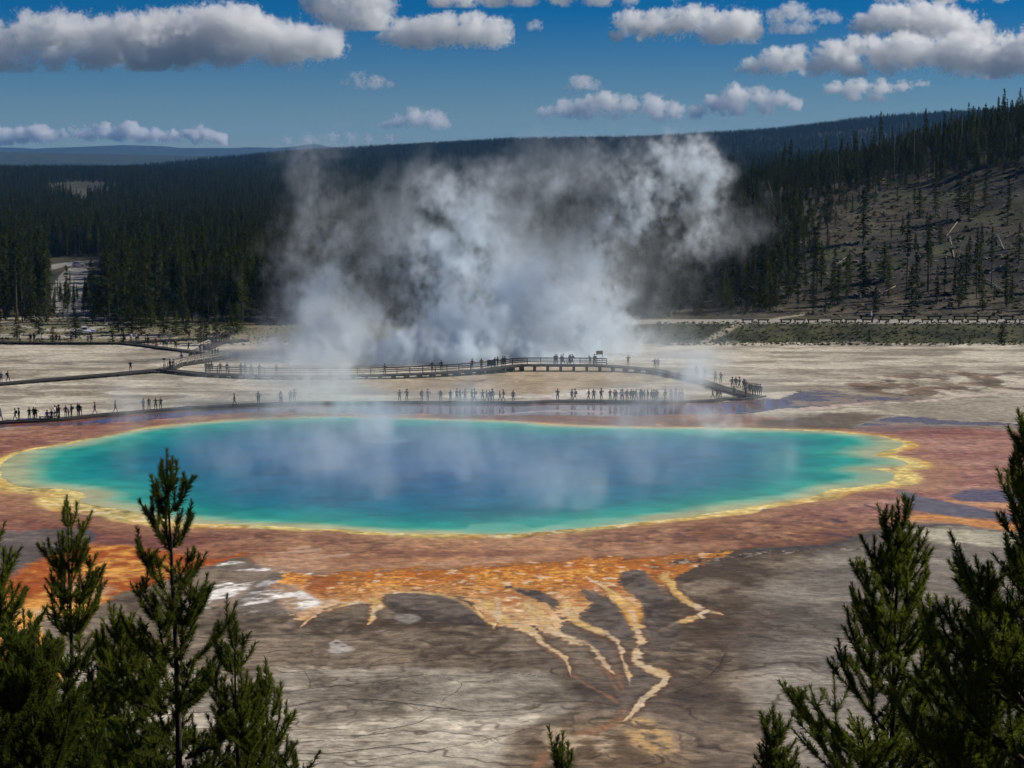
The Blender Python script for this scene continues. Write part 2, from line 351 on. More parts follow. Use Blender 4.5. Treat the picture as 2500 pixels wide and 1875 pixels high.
sp=mask_poly(mp(c2,(1640,1120),(1760,1110),(1880,1190),(1920,1270),(1780,1290),(1680,1220)),22,12); put(sp*sst(-.1,.35,n_fine+.6*n_mic),(.60,.38,.15),k=.75)
sp=mask_poly(mp(c2,(1230,1150),(1480,1170),(1640,1200),(1560,1300),(1300,1340),(1240,1260)),22,12); put(sp*sst(.05,.4,n_hs+.5*n_fine),(.52,.40,.27),k=.7)
put(mask_line(mp(c2,(1660,560),(1700,600),(1700,640)),[40,55,30],.4,4),(.60,.30,.05),k=.8)
put(mask_line(mp(c2,(1730,850),(1830,893),(1872,925),(1790,985),(1725,1040),(1690,1100)),[9,12,14,12,10,6],.5,3),(.72,.58,.34),k=.8)
put(mask_line(mp(c2,(1470,420),(1560,470),(1650,530)),[6,8,6],.5,3),(.72,.56,.38),k=.7)
# dark basalt-like tongues between channels
for q in [[(1090,468),(1180,478),(1280,495),(1322,530),(1318,570),(1200,520)],[(1620,440),(1650,395),(1740,392),(1790,430),(1860,520),(1900,620),(1960,700),(1880,800),(1790,720),(1750,600),(1745,545)],[(1450,485),(1560,525),(1620,560),(1665,630),(1700,720),(1640,740),(1480,650),(1390,640),(1500,560)],[(480,505),(620,495),(760,510),(850,540),(930,600),(990,660),(800,650),(560,620),(470,560)],[(1340,640),(1400,680),(1520,720),(1600,780),(1620,850),(1560,800),(1440,725),(1330,690)],[(1700,860),(1820,920),(1760,980),(1690,1050),(1600,1090),(1660,960)]]:
    put(mask_poly(mp(c2,*q),7,6)*(1-fm*.6),mixc((.05,.036,.028),(.15,.12,.095),.5+n_str*1.3+n_fine*.5),.7,.85)
for P_,W_,s_ in chs[:4]:
    m=mask_line(mp(c2,*P_),[w/2.011*.6 for w in W_],.5,7,s_,3); put(m,mixc(gold,cream,.3+sst(1480,1580,py)*.7+n_mid*.6+n_fine*.5),.55,.9)
# terrace ledges crossing the channels
led=sst(.86,.97,np.abs((y*.55+n_mid*.8)%1-.5)*2)*mask_poly(mp(c2,(850,570),(1300,560),(1760,540),(1780,640),(1300,660),(900,650)),10,8)
put(led*sst(-.1,.3,n_w1),(.09,.055,.025),k=.8)
# dark rough fringe at the right of the fan
fg=mask_line(mp(c5,(560,760),(640,770),(700,745),(800,742),(900,735),(1000,722),(1150,705),(1300,692),(1500,690)),[8,14,16,20,18,16,14,10,6],.7,6)
put(fg*sst(-.15,.25,n_fine+n_mic*.6),(.035,.028,.022),k=.9); put(fg*sst(.2,.5,n_mic),(.5,.42,.33),k=.5)
put(mask_line(mp(c5,(1000,705),(1200,688),(1400,672),(1600,612),(1700,595),(1900,583),(2100,595)),[4,12,9,9,8,7,4],.6,5),(.06,.055,.06),.5,.7)
# white salt sheets at left of the fan
wn=sst(-.12,.14,fbm(x*.35+y*.1,y*.6-x*.3,1.3,4,3,.65))
for q in [[(1050,672),(1150,648),(1250,670),(1560,700),(1580,716),(1300,700),(1120,690)],[(915,860),(1000,790),(1150,745),(1260,735),(1200,780),(1100,830),(950,880)],[(1140,880),(1240,790),(1330,740),(1430,760),(1480,800),(1560,850),(1420,905),(1330,895),(1240,885)]]:
    m=mask_poly(mp(c1,*q),14,14,1); m=np.clip(m*1.25,0,1); put(m,(.20,.17,.145),k=.5); put(m*wn,(.86,.82,.76),k=1)
put(mask_poly(mp(c1,(1240,770),(1330,710),(1400,720),(1330,760),(1260,820),(1160,870),(1120,870)),6,6),(.10,.085,.08),k=.6)
put(mask_poly(mp(c2,(210,740),(240,725),(340,775),(250,800),(200,790)),5,5)*sst(-.2,.3,n_fine),(.55,.52,.48),k=.6)
put(mask_poly(mp(c2,(520,600),(600,600),(650,620),(590,655),(530,630)),8,5),(.4,.38,.33),k=.5)
# long dark drainage cracks
for P_,w in [([(-900,1060),(-500,1020),(-300,1000),(0,985),(120,962),(300,950),(500,932),(600,912),(670,900)],1.6),([(-900,1110),(-300,1075),(0,1056),(120,1035),(250,1018),(420,1024),(560,1036),(680,1052),(830,1068)],2.6),
 ([(590,1046),(640,1068),(740,1074),(860,1070)],1.4),([(-900,1170),(-300,1160),(0,1167),(200,1164),(330,1176),(450,1172),(640,1140),(700,1110)],2.0),([(-900,1240),(0,1226),(200,1228),(420,1190),(560,1180)],1.4),([(-900,1300),(0,1284),(200,1296),(420,1260),(700,1230)],2.4),
 ([(-900,900),(0,892),(130,880),(400,852),(700,836),(860,822),(1100,810),(1300,795)],1.3),([(90,890),(120,940),(110,962)],1.5),([(960,880),(1100,890),(1250,905),(1330,935)],1.0),([(830,930),(870,945),(850,975),(790,1010),(760,1040)],1.3),
 ([(660,900),(760,915),(860,940),(1000,930),(1100,915)],1.0),([(2240,700),(2160,745),(2165,790),(2130,850),(2060,912)],3.2),([(2060,912),(2000,950),(1900,990)],1.6),([(-900,1330),(0,1318),(300,1330),(600,1290),(900,1240),(1200,1160)],1.4)]:
    put(mask_line(mp(c2,*P_),w*1.25,.6,5),(.03,.02,.013),k=.92)
put(mask_line(mp(c3,(0,950),(60,1010),(130,1090),(150,1140),(110,1200),(40,1260)),[3,5,6,6,5,2],.6,4),(.07,.05,.035),k=.8)
put(mask_poly(mp(c3,(130,1060),(250,960),(330,900),(380,930),(260,1000),(230,1100),(140,1140)),12,8),(.12,.085,.07),k=.6)
# --- right side: slate tongue, blue puddle, orange ribbons
put(mask_poly(mp(c5,(1645,435),(1690,432),(1760,462),(1850,482),(1950,498),(2120,540),(2400,560),(2400,590),(2100,560),(1900,550),(1790,535),(1715,518),(1705,480)),4,5),mixc((.085,.075,.075),(.17,.15,.14),.5+n_str*1.5),.3)
put(mask_poly(mp(c5,(1890,462),(1950,440),(2060,436),(2400,440),(2400,500),(2060,488),(1930,482)),8,8),(.17,.13,.12),.2)
put(mask_line(mp(c5,(1870,482),(1960,490),(2060,500),(2300,515)),[3,10,16,20],.4,4),(.58,.30,.14),.5)
put(mask_line(mp(c5,(1600,560),(1700,560),(1800,550),(1950,570),(2100,592),(2400,620)),[3,12,20,24,28,34],.35,5),mixc((.45,.17,.05),(.66,.33,.10),.5+n_str),.5)
for q,w in [([(1520,500),(1580,520),(1650,530)],5),([(1380,562),(1420,575),(1440,570)],8),([(1325,622),(1400,628),(1460,640)],6),([(450,648),(530,660)],3),([(700,620),(790,650)],4),([(880,625),(940,640)],4),([(1240,690),(1330,680)],4)]:
    put(mask_line(mp(c5,*q),w,.6,8),(.09,.05,.045),.3,.8)
# --- upper right flats
put(mask_poly(mp(c6,(150,880),(400,850),(800,810),(1150,830),(980,880),(900,948),(500,944),(180,935)),14,10),mixc((.085,.06,.035),(.15,.115,.075),.5+n_str*1.3),.6,.9)
put(mask_poly(mp(c6,(1000,770),(1500,720),(2300,690),(3000,680),(3000,880),(2300,885),(1700,870),(1200,835)),14,10),mixc((.25,.22,.16),(.34,.30,.23),.5+n_str*1.3),.7,.9)
bs=mask_poly(mp(c6,(830,600),(1000,545),(1400,505),(2212,480),(3200,450),(3200,690),(2212,650),(1900,640),(1600,690),(1150,690),(950,650)),16,14)
put(bs*sst(-.35,.05,fbm(x+n_mid*2,y*.45,3.6,5,0,.6)),mixc((.07,.045,.025),(.17,.10,.05),.5+n_mid),.6,.85)
put(mask_line(mp(c6,(1150,740),(1600,710),(1900,670),(2212,640)),[5,8,8,5],.5,6),(.52,.44,.36),k=.8)
put(mask_line(mp(c6,(200,800),(600,785),(900,750),(1100,730)),[4,8,10,6],.5,5),(.46,.36,.33),k=.8)
puddle=np.maximum(mask_poly(mp(c6,(470,640),(620,625),(760,640),(880,670),(1080,690),(1300,685),(1470,700),(1300,735),(1100,728),(880,748),(640,765),(300,790),(-100,800),(-60,740),(300,720)),3,6),
 mask_poly(mp(c6,(900,935),(1050,865),(1350,848),(1600,872),(1800,882),(2212,895),(3200,920),(3200,950),(2212,925),(1900,925),(1500,930),(1300,960),(1000,965)),3,6))
put(puddle*sst(-.15,.05,n_hs+.25*n_mid),(.20,.165,.14),.16)
put(puddle*(1-sst(-.2,.1,n_hs+.25*n_mid)),(.22,.16,.13),.4,.6)
# --- mirror strip in front of the low boardwalk
ms=mask_poly(mp(c4,(-900,150),(0,135),(150,128),(300,120),(520,102),(700,85),(1000,68),(1300,60))+[(900,984),(1300,984),(1660,984),(1760,980),(1850,974),(1900,975),(1940,985)]+[(1850,1010),(1500,1016),(1250,1014),(900,1008),(640,1006),(470,1016),(330,1030),(150,1040),(0,1046),(-900,1056)],6,5)
put(ms,mixc((.10,.05,.045),(.24,.16,.145),.45+n_str*1.5-.2*leftp),.035,.92)
put(ms*leftp*sst(.05,.4,n_str),(.26,.06,.03),.1,.8)
put(mask_line([(1220,1012),(1350,1004),(1480,1006)],[5,10,5],.6,6),(.5,.42,.40),.3,.7)
put(mask_poly(mp(cC,(550,745),(700,735),(800,745),(780,762),(620,760)),4,4),(.12,.09,.06),k=.8)
put(mask_poly(mp(cB,(2050,520),(1700,500),(1560,505),(1500,545),(2050,548))+mp(cC,(500,548),(1000,550),(1000,480),(700,482),(450,525),(150,528)),4,4),(.62,.57,.50),k=.8)
# tan mound between the boardwalks
put(mask_poly(mp(cB,(900,390),(1300,370),(1700,350),(2100,320))+mp(cC,(300,300),(800,310),(1100,340),(1250,400),(1000,450),(600,470),(450,520),(200,515))+mp(cB,(1700,495),(1300,500),(950,470)),12,8),mixc((.26,.185,.10),(.42,.33,.21),.5+n_str*1.3),.8,.85)
for q in [[(1250,380),(1350,400),(1700,420),(1850,410)],[(1600,380),(1750,440),(1700,460)],[(1900,390),(1800,420),(1600,450)]]:
    put(mask_line(mp(cB,*q),4,.6,7),(.15,.08,.04),k=.75)
# --- yellow shore rim and pool floor colours
rimw=2.4+1.0*n_w1+2.8*(1-sst(250,520,px))*sst(1180,1220,py)+1.3*sst(1900,2100,px)
rimw=rimw*(.55+.45*sst(1060,1160,py)); rimw=np.maximum(rimw,.7)
rm=1-sst(rimw*.8,rimw*1.12,sdw+n_fine*.35)
rc=mixc((.66,.52,.17),(.60,.30,.05),(sdw/rimw-.25)+n_str*.9)
put(rm,rc*(1+.35*n_fine+.3*n_mid)[...,None],.5)
put(rm*sst(.25,.55,n_fine+n_mic*.4)*sst(1180,1260,py),(.70,.62,.45),k=.6)
put(rm*sst(.3,.5,n_mid)*sst(.25,.6,sdw/rimw)*sst(1280,1300,py),(.22,.22,.07),k=.6)
put((1-sst(rimw*1.1,rimw*2.4,sdw))*(1-rm),(.40,.22,.10),k=.55)
# --- grass, bank, paths and roads beyond the basin edge
ged=410+3*NZ[1](x/30,x*0)
grass=sst(ged-1.5,ged+1.5,y+n_mid*2)
gc=mixc((.018,.022,.008),(.062,.062,.024),.5+n_mid*.9+n_fine*.4)
leftside=1-sst(0,30,x)
gl=mixc((.075,.08,.03),(.20,.175,.11),.5+n_big*1.0+n_mid*.6)
gc=gc*(1-leftside[...,None])+gl*leftside[...,None]
put(grass,gc,.9)
soil=mixc((.022,.018,.012),(.085,.07,.046),.5+n_mid+n_fine*.5)
put(sst(444,450,y)*sst(10,40,x),soil,.9)
# right-hand road
put(sst(427,429,y+x*.0)*(1-sst(439,441,y))*sst(14,30,x),(.30,.275,.24),.85)
put(mask_line([(1560,870),(1700,838),(1860,812),(1960,795)],[4,6,7,6],.5,3)*sst(400,412,y),(.28,.25,.19),.85)
# left paths
for q,w in [([(-300,792),(0,790),(90,790),(180,788),(240,790),(265,796),(262,806),(240,812),(120,818),(60,808),(0,800)],7),([(-300,822),(0,825),(200,826),(430,826)],9),([(250,790),(280,772),(300,762)],8),([(190,747),(240,756),(380,768),(520,775)],7)]:
    put(mask_line(q,w,.4,2),(.36,.33,.27),.85,.9)
# write into full arrays
COLS=np.zeros(XX.shape+(3,),f32); ROU=np.full(XX.shape,.9,f32)
nb=fbm(XX,YY,60,4,2); nm=fbm(XX,YY,12,4,1)
ff=mixc((.03,.034,.016),(.075,.065,.038),.5+nb+nm*.5)
hs=hill_amp(XX)*sst(440,450,YY)*(1-sst(800,1000,YY))
hs=sst(2,9,hs+nm*3)
hc=mixc((.009,.008,.004),(.062,.05,.03),.45+nb*.7+fbm(XX,YY,5,4,3)*.9)
scr=sst(.05,.35,fbm(XX-YY*.25,YY,14,4,4)); hc=hc*(1-scr[...,None]*.7)+mixc((.028,.032,.014),(.065,.065,.028),.5+nm)*scr[...,None]*.7
COLS[:]=ff*(1-hs[...,None])+hc*hs[...,None]
farf=sst(2000,3000,YY)[...,None]; COLS=COLS*(1-farf)+mixc((.018,.028,.012),(.04,.05,.022),.5+fbm(XX,YY,40,3,0)*1.2)*farf
blend=(1-sst(452,500,y))[...,None]; COLS[r0:r1]=Cc*blend+COLS[r0:r1]*(1-blend); ROU[r0:r1]=Rg*blend[...,0]+.9*(1-blend[...,0])
# valley road through the trees at left, and a bare slope far left
def mlw(P,wm):
    Pw=[tuple(float(v) for v in unproj(a,b)) for a,b in P]; d=np.full(XX.shape,1e6,f32)
    sl=(YY[:,0]>430)&(YY[:,0]<1100); d[sl]=sdpoly(Pw,XX[sl],YY[sl],False); return 1-sst(wm*.85,wm,d)
ROAD=[(20,690),(60,676),(100,667),(150,655),(195,649),(260,644)]
ROAD2=[(150,655),(205,660),(185,675),(172,695),(168,722),(165,750),(185,778)]
rdm=np.maximum(mlw(ROAD,4.5),mlw(ROAD2,5.0))[...,None]
COLS=COLS*(1-rdm)+A3(.26,.25,.23)*rdm
ZF=ZZ.copy()
tm=np.zeros(XX.shape)
rg=ROU[r0:r1]; tz=np.zeros(x.shape); tz+=np.clip((rg-.45)*6,0,1)*(n_fine*.02+n_mid*.03)*(1-sst(396,404,y)); ZF[r0:r1]+=tz
sc=sst(404,420,YY)*(1-sst(900,1200,YY)); ZF+=sc*(fbm(XX,YY,3,3,2)*.22+fbm(XX,YY,1.1,2,4)*.08)*sst(440,460,YY)
inp=np.zeros(XX.shape,bool); inp[r0:r1]=sdw<-.2
ZF=np.where(inp,-.35,ZF)
V=np.stack([XX,YY,ZF],-1).reshape(-1,3)
idx=np.arange(nY*nX,dtype=np.int32).reshape(nY,nX)
Fq=np.stack([idx[:-1,:-1],idx[:-1,1:],idx[1:,1:],idx[1:,:-1]],-1)
def ground_mat(name,bumpd,micro=True):
    m=bpy.data.materials.new(name); m.use_nodes=True; nt=m.node_tree; N=nt.nodes; L=nt.links; b=N['Principled BSDF']
    a=N.new('ShaderNodeAttribute'); a.attribute_name='mineral'; r=N.new('ShaderNodeAttribute'); r.attribute_name='wet'
    tc=N.new('ShaderNodeTexCoord'); nz=N.new('ShaderNodeTexNoise'); nz.inputs['Scale'].default_value=.9; nz.inputs['Detail'].default_value=9; nz.inputs['Roughness'].default_value=.65
    L.new(tc.outputs['Object'],nz.inputs['Vector'])
    mr=N.new('ShaderNodeMapRange'); mr.inputs[1].default_value=.25; mr.inputs[2].default_value=.75; mr.inputs[3].default_value=.6; mr.inputs[4].default_value=1.4; L.new(nz.outputs[0],mr.inputs[0])
    mpn=N.new('ShaderNodeMapping'); mpn.inputs['Scale'].default_value=(.34,.8,1); L.new(tc.outputs['Object'],mpn.inputs[0]); nz2=N.new('ShaderNodeTexNoise'); nz2.inputs['Scale'].default_value=1.3; nz2.inputs['Detail'].default_value=7; nz2.inputs['Roughness'].default_value=.7; nz2.inputs['Distortion'].default_value=1.3; L.new(mpn.outputs[0],nz2.inputs[0])
    mr3=N.new('ShaderNodeMapRange'); mr3.inputs[1].default_value=.3; mr3.inputs[2].default_value=.7; mr3.inputs[3].default_value=.6; mr3.inputs[4].default_value=1.42; L.new(nz2.outputs[0],mr3.inputs[0]); mm=N.new('ShaderNodeMath'); mm.operation='MULTIPLY'; L.new(mr.outputs[0],mm.inputs[0]); L.new(mr3.outputs[0],mm.inputs[1])
    mu=N.new('ShaderNodeVectorMath'); mu.operation='SCALE'; L.new(a.outputs['Color'],mu.inputs[0]); L.new(mm.outputs[0],mu.inputs['Scale'])
    L.new(mu.outputs[0],b.inputs['Base Color']); L.new(r.outputs['Fac'],b.inputs['Roughness']); b.inputs['IOR'].default_value=1.33
    mr2=N.new('ShaderNodeMapRange'); mr2.inputs[1].default_value=.1; mr2.inputs[2].default_value=.7; mr2.inputs[3].default_value=0.004; mr2.inputs[4].default_value=1; L.new(r.outputs['Fac'],mr2.inputs[0])
    bp=N.new('ShaderNodeBump'); bp.inputs['Distance'].default_value=bumpd; L.new(mr2.outputs[0],bp.inputs['Strength']); L.new(nz.outputs[0],bp.inputs['Height']); L.new(bp.outputs[0],b.inputs['Normal'])
    return m
go=npmesh('ground',V,Fq.reshape(-1,4),ground_mat('mineral_ground',.12),smooth=True)
ca=go.data.attributes.new('mineral','FLOAT_COLOR','POINT'); ca.data.foreach_set('color',np.concatenate([COLS,np.ones(XX.shape+(1,),f32)],-1).astype(f32).ravel())
ra=go.data.attributes.new('wet','FLOAT','POINT'); ra.data.foreach_set('value',ROU.ravel())
tag(go,kind='structure')
print('ground',time.time()-T0, V.shape)
# --- pool water sheet
sub=sdw<.15
fm_=sub[:-1,:-1]|sub[1:,1:]
ii,jj=np.where(fm_); lid=np.full(x.shape,-1,np.int32)
for a,b in ((0,0),(0,1),(1,1),(1,0)): lid[ii+a,jj+b]=0
vi,vj=np.where(lid==0); lid[vi,vj]=np.arange(len(vi))
dep=-sdw[vi,vj]; X_=x[vi,vj]; Y_=y[vi,vj]; P1=px[vi,vj]; P2=py[vi,vj]
nn=fbm(X_,Y_,12,4,1); n2=fbm(X_,Y_,2.5,4,3)
# depth of the water over the pale floor sets its colour
dd=dep+nn*2.5
stops=[(-3,(.58,.50,.24)),(.5,(.46,.50,.27)),(1.8,(.20,.46,.30)),(3,(.030,.36,.26)),(7,(.004,.25,.235)),(13,(.001,.155,.23)),(24,(.001,.112,.235)),(40,(.001,.092,.235))]
edge=np.clip(1-np.minimum(np.abs(P1-60),np.abs(2200-P1))/520,0,1)
dd=dd*(1-.55*edge)
pc=np.stack([np.interp(dd,[s[0] for s in stops],[s[1][k] for s in stops]) for k in range(3)],-1)
n3=fbm(X_*.5,Y_,1.2,3,0); pc*=(1+.30*n2+.16*nn+.22*n3)[:,None]
# shallow pale ledges near the front shore
def ledge(P,k,c=(.16,.46,.34)):
    d=sdpoly([(a,b*3) for a,b in P],P1+n2*6,P2*3+n2*3); m=(1-sst(-6,5,d))[:,None]*k; return pc*(1-m)+A3(*c)*m
pc=ledge(mp(c2,(1280,175),(1400,140),(1560,125),(1720,130),(1760,150),(1600,165),(1400,190),(1280,195)),.55)
pc=ledge(mp(c2,(860,190),(900,160),(1040,152),(1160,165),(1240,190),(1100,208),(880,208)),.55)
pc=ledge([(150,1196),(215,1200),(232,1212),(205,1222),(300,1236),(380,1255),(500,1270),(560,1283),(380,1275),(220,1240),(150,1215)],.6,(.50,.50,.28))
pc=ledge([(2100,1150),(2160,1150),(2190,1161),(2172,1178),(2050,1192),(1960,1208),(2000,1196),(2080,1180)],.5,(.30,.44,.27))
Vp=np.stack([X_,Y_,np.full(len(X_),.012)],-1)
Fp=np.stack([lid[ii,jj],lid[ii,jj+1],lid[ii+1,jj+1],lid[ii+1,jj]],-1)
wm=bpy.data.materials.new('hot_spring_water'); wm.use_nodes=True; nt=wm.node_tree; N=nt.nodes; L=nt.links; b=N['Principled BSDF']
a=N.new('ShaderNodeAttribute'); a.attribute_name='tint'; L.new(a.outputs['Color'],b.inputs['Base Color'])
b.inputs['Roughness'].default_value=.3; b.inputs['IOR'].default_value=1.33; b.inputs['Specular IOR Level'].default_value=.22
tc=N.new('ShaderNodeTexCoord'); nz=N.new('ShaderNodeTexNoise'); nz.inputs['Scale'].default_value=1.6; nz.inputs['Detail'].default_value=6; L.new(tc.outputs['Object'],nz.inputs['Vector'])
bp=N.new('ShaderNodeBump'); bp.inputs['Strength'].default_value=.35; bp.inputs['Distance'].default_value=.08; L.new(nz.outputs[0],bp.inputs['Height']); L.new(bp.outputs[0],b.inputs['Normal'])
wo=npmesh('water',Vp,Fp,wm,smooth=True)
ca=wo.data.attributes.new('tint','FLOAT_COLOR','POINT'); ca.data.foreach_set('color',np.concatenate([np.clip(pc,0,1),np.ones((len(pc),1))],-1).astype(f32).ravel())
tag(wo,kind='structure')
print('water',time.time()-T0)
# ================================================================ OBJECTS
rnd=random.Random(7); rg_=np.random.default_rng(11)
ORD1='zeroth first second third fourth fifth sixth seventh eighth ninth tenth eleventh twelfth thirteenth fourteenth fifteenth sixteenth seventeenth eighteenth nineteenth'.split()
TENS={2:'twenty',3:'thirty',4:'forty',5:'fifty',6:'sixty',7:'seventy',8:'eighty',9:'ninety'}
def ordw(n):
    if n<20: return ORD1[n]
    t,u=divmod(n,10)
    return (TENS[t][:-1]+'ieth') if u==0 else TENS[t]+'-'+ORD1[u]
def hit(px_,py_,ymin=440,ymax=1500):
    prev=ymin
    for yy in np.arange(ymin,ymax,2.0):
        X,_,Z=at(px_,py_,yy)
        if Z<=float(terrain(X,yy)): return X,yy,float(terrain(X,yy))
    return at(px_,py_,ymax)[0],ymax,float(terrain(at(px_,py_,ymax)[0],ymax))

# ---- conifers of the middle distance
def conifer(seed,h=16,rmax=1.7,low=.12,lv=30,tip=1.0,dens=1.0,sag=.25):
    r=np.random.default_rng(seed); T=[]
    for k in range(lv):
        u=low+(1-low)*(k+r.random()*.5)/lv; z=u*h
        prof=((1-u)**.75)*min(1,.35+(u-low)/.25)
        nb=int((6 if u<.85 else 4)*dens+r.random())
        for j in range(nb):
            a=r.random()*6.283; L=rmax*prof*(.55+.65*r.random())+.12; d=np.array([math.cos(a),math.sin(a),0])
            nt=max(2,int(L/.42))
            for q in range(nt):
                f=(q+.6)/nt; c=d*L*f+np.array([0,0,z-sag*L*f*f+.10*L*f])
                s_=.30+.22*r.random()
                for w_ in range(2):
                    e1=r.normal(size=3); e1=e1*.45+d*.9; e1/=np.linalg.norm(e1); e2=r.normal(size=3)*np.array([1,1,.8]); e2-=e1*e2.dot(e1); e2/=np.linalg.norm(e2)
                    T+= [c-e1*s_*.9,c+e2*s_*.55+e1*s_*.1,c+e1*s_*1.0+np.array([0,0,.12*s_])]
    for q in range(8):
        z=h*(.97+.005*q); a=r.random()*6.28; T+=[np.array([0,0,z-.5]),np.array([.16*math.cos(a),.16*math.sin(a),z-.1]),np.array([0,0,h+.4*tip])]
    V_=np.array(T,f32); return V_,np.arange(len(V_)).reshape(-1,3)
def trunkm(name,h,r_,mat,snags=0,seed=0):
    mb=MB(); mb.bar((0,0,-.6),(0,0,h*.55),r_*2,r_*1.3,7); mb.bar((0,0,h*.55),(0,0,h*.97),r_*1.3,.04,6)
    q=random.Random(seed)
    for i in range(snags):
        a=q.random()*6.28; z=h*(.25+.7*q.random()); l=.5+1.1*q.random()*(1-z/h+.2); mb.bar((0,0,z),(l*math.cos(a),l*math.sin(a),z+.15*l),.07,.03,4)
    return mb.mesh(name,mat)
CON=[]
for i,(h,rm,lo_,lv,de) in enumerate([(15,2.4,.10,30,1.0),(16,1.9,.28,26,.9),(12,2.5,.04,26,1.1),(17,1.6,.45,22,.85)]):
    V_,F_=conifer(20+i,h,rm,lo_,lv,1,de); CON.append((npmesh('crown',V_,F_,M['crown'],make=False),trunkm('trunk',h,.16,M['trunk'],6 if lo_>.2 else 2,i),h))
SNAG=trunkm('trunk',15,.17,M['dead'],16,5)
def tree_obj(name,k,x_,y_,z_,h,label,group,cat='tree',wid=1.0):
    cr,tr,h0=CON[k]; s_=h/h0; e=empty(name,(x_,y_,z_),rnd.random()*6.28); e.scale=(s_*wid,s_*wid,s_)
    link(bpy.data.objects.new('trunk',tr),e); link(bpy.data.objects.new('crown',cr),e)
    return tag(e,label,cat,group)
NIND=0
def road_clear(x_,y_):
    P,Q=proj(x_,y_,float(terrain(x_,y_)))
    return 112<P<262 and 630<Q<735
# small round pines on the meadow and the bank
smalls=[(14,728,5),(42,818,5.5),(-4,812,5),(96,812,6),(131,806,0),(185,818,6.5),(128,824,3.5),(240,770,9),(262,762,8),(290,808,9),(322,812,7.5),(345,812,6.5),(370,800,7),(400,812,8),(300,824,3),(275,827,3.2),(430,815,6.5),(455,812,7),(490,826,6),(505,832,5.5),(528,830,6),(150,772,0),(560,816,8),(580,810,7)]
smalls=[s_ for s_ in smalls if s_[2]>0]; smalls.sort()
for i,(a,b,h) in enumerate(smalls):
    X,Yv=unproj(a,b,1.0); X=float(X);Yv=float(Yv)
    tree_obj('pine_tree',2,X,Yv,float(terrain(X,Yv)),h,f'short bushy dark pine on the meadow behind the flats, {ordw(i+1)} from its left end','short pines on the left meadow','tree',1.35); NIND+=1
for a,b,h,l in [(2446,835,4.6,'round dark pine on the grass bank below the road, at its far right'),(2122,832,2.2,'small round pine low on the grass bank'),(2343,836,1.5,'tiny pine at the foot of the grass bank beside the bigger round one')]:
    X,Yv=unproj(a,b,0.3); tree_obj('pine_tree',2,float(X),float(Yv),float(terrain(X,Yv)),h,l,None,'tree',1.5); NIND+=1
# trees on the crest of the right hill, silhouetted
r5=lambda x_,y_:(1700+x_/2.5525,200+y_/2.5525)
crest=[(400,560,2),(455,545,1),(540,490,1),(600,560,0),(640,410,3),(690,560,2),(735,455,0),(800,580,2),(860,540,2),(945,410,3),(990,470,0),(1050,490,2),(1110,480,2),(1175,420,0),(1230,470,2),(1300,400,0),(1350,440,2),(1420,400,0),(1510,290,1),(1545,300,0),(1590,160,1),(1625,172,3),(1665,330,0),(1700,125,3),(1730,260,0),(1760,150,1),(1805,130,3),(1840,170,1),(1885,90,3),(1912,90,1),(1940,180,0),(1970,108,3),(2005,180,1),(2030,125,3)]
for i,(a,b,k) in enumerate(crest):
    P,Q=r5(a,b); yy=690+rnd.random()*25; X,_,Zt=at(P,Q,yy); zb=float(terrain(X,yy)); h=max(5.5,Zt-zb)
    tree_obj('pine_tree',k,X,yy,zb-.2,h,f'{"tall thin" if h>13 else "dark"} pine on the crest of the right hill, {ordw(i+1)} along it','pines along the hill crest','tree',(.8 if h>14 else 1.0)); NIND+=1
for i,(a,b,t_) in enumerate([(1235,470,380),(1358,430,262),(885,540,440),(1655,320,200)]):
    P,Q=r5(a,b); X,yy=at(P,Q,700)[0],700; zb=float(terrain(X,yy)); Zt=at(P,r5(a,t_)[1],yy)[2]
    o=tag(link(bpy.data.objects.new('dead_tree',SNAG)),f'bare dead trunk standing against the blue ridge, {["second","third","first","fourth"][i]} from the left','dead tree','dead trunks along the hill crest'); o.location=(X,yy,zb-.2); o.scale=(1,1,(Zt-zb)/15)
# trees on the open slope (base x,base y,top y, kind, width)
slope=[(1440,1310,905,3,1.15,'tall pine with a bare lower trunk standing alone mid-slope'),(1775,1145,880,3,1.0,'thin-crowned pine above the crossed fallen logs'),(1930,1395,1075,1,1.5,'open-branched pine low on the slope, rightmost above the road'),(1700,1190,960,0,1.2,'pine between the two bare-trunked ones on the open slope'),(1170,1250,1000,2,1.5,'broad bushy pine at the edge of the open slope'),(1040,1010,660,0,1.2,'yellow-green tall pine left of the bare scree'),(1520,1005,860,2,1.1,'small dense dark pine under the pale fallen trunk'),(1605,1330,1195,2,.9,'short bushy pine left of the lowest open-branched pine'),(1390,850,650,2,1.0,'dark pine below the orange rock outcrop'),(1490,830,560,0,1.0,'tall pine beside the orange rock outcrop'),(1700,860,540,0,1.3,'tall green pine below the grassy ledge'),(1640,850,500,0,1.0,'slim pine left of the tall green one below the ledge'),(1215,1010,880,1,1.0,'thin grey pine on the middle of the slope'),(420,1200,1040,2,1.4,'bushy pine low on the slope where the steam ends'),(300,1160,1010,2,1.2,'bushy pine half veiled by steam at the hill foot'),(520,1260,1130,2,1.2,'small bushy pine above the dark hollow'),(640,1010,790,0,1.1,'grey-green pine above the dark hollow'),(790,1200,1060,2,1.1,'small pine on the dark lower slope'),(1940,900,600,1,1.1,'pine high on the right edge of the slope'),(1800,780,560,0,1.0,'dark pine near the top of the slope, right of the ledge'),(2010,1150,880,0,1.1,'dark pine cut by the right edge of the picture')]
for a,b,t_,k,wd,l in slope:
    P,Q=r5(a,b); X,yy,zb=hit(P,Q); Zt=at(P,r5(a,t_)[1],yy)[2]
    tree_obj('pine_tree',k,X,yy,zb,max(2.5,Zt-zb),l,'pines scattered on the open slope','tree',wd); NIND+=1
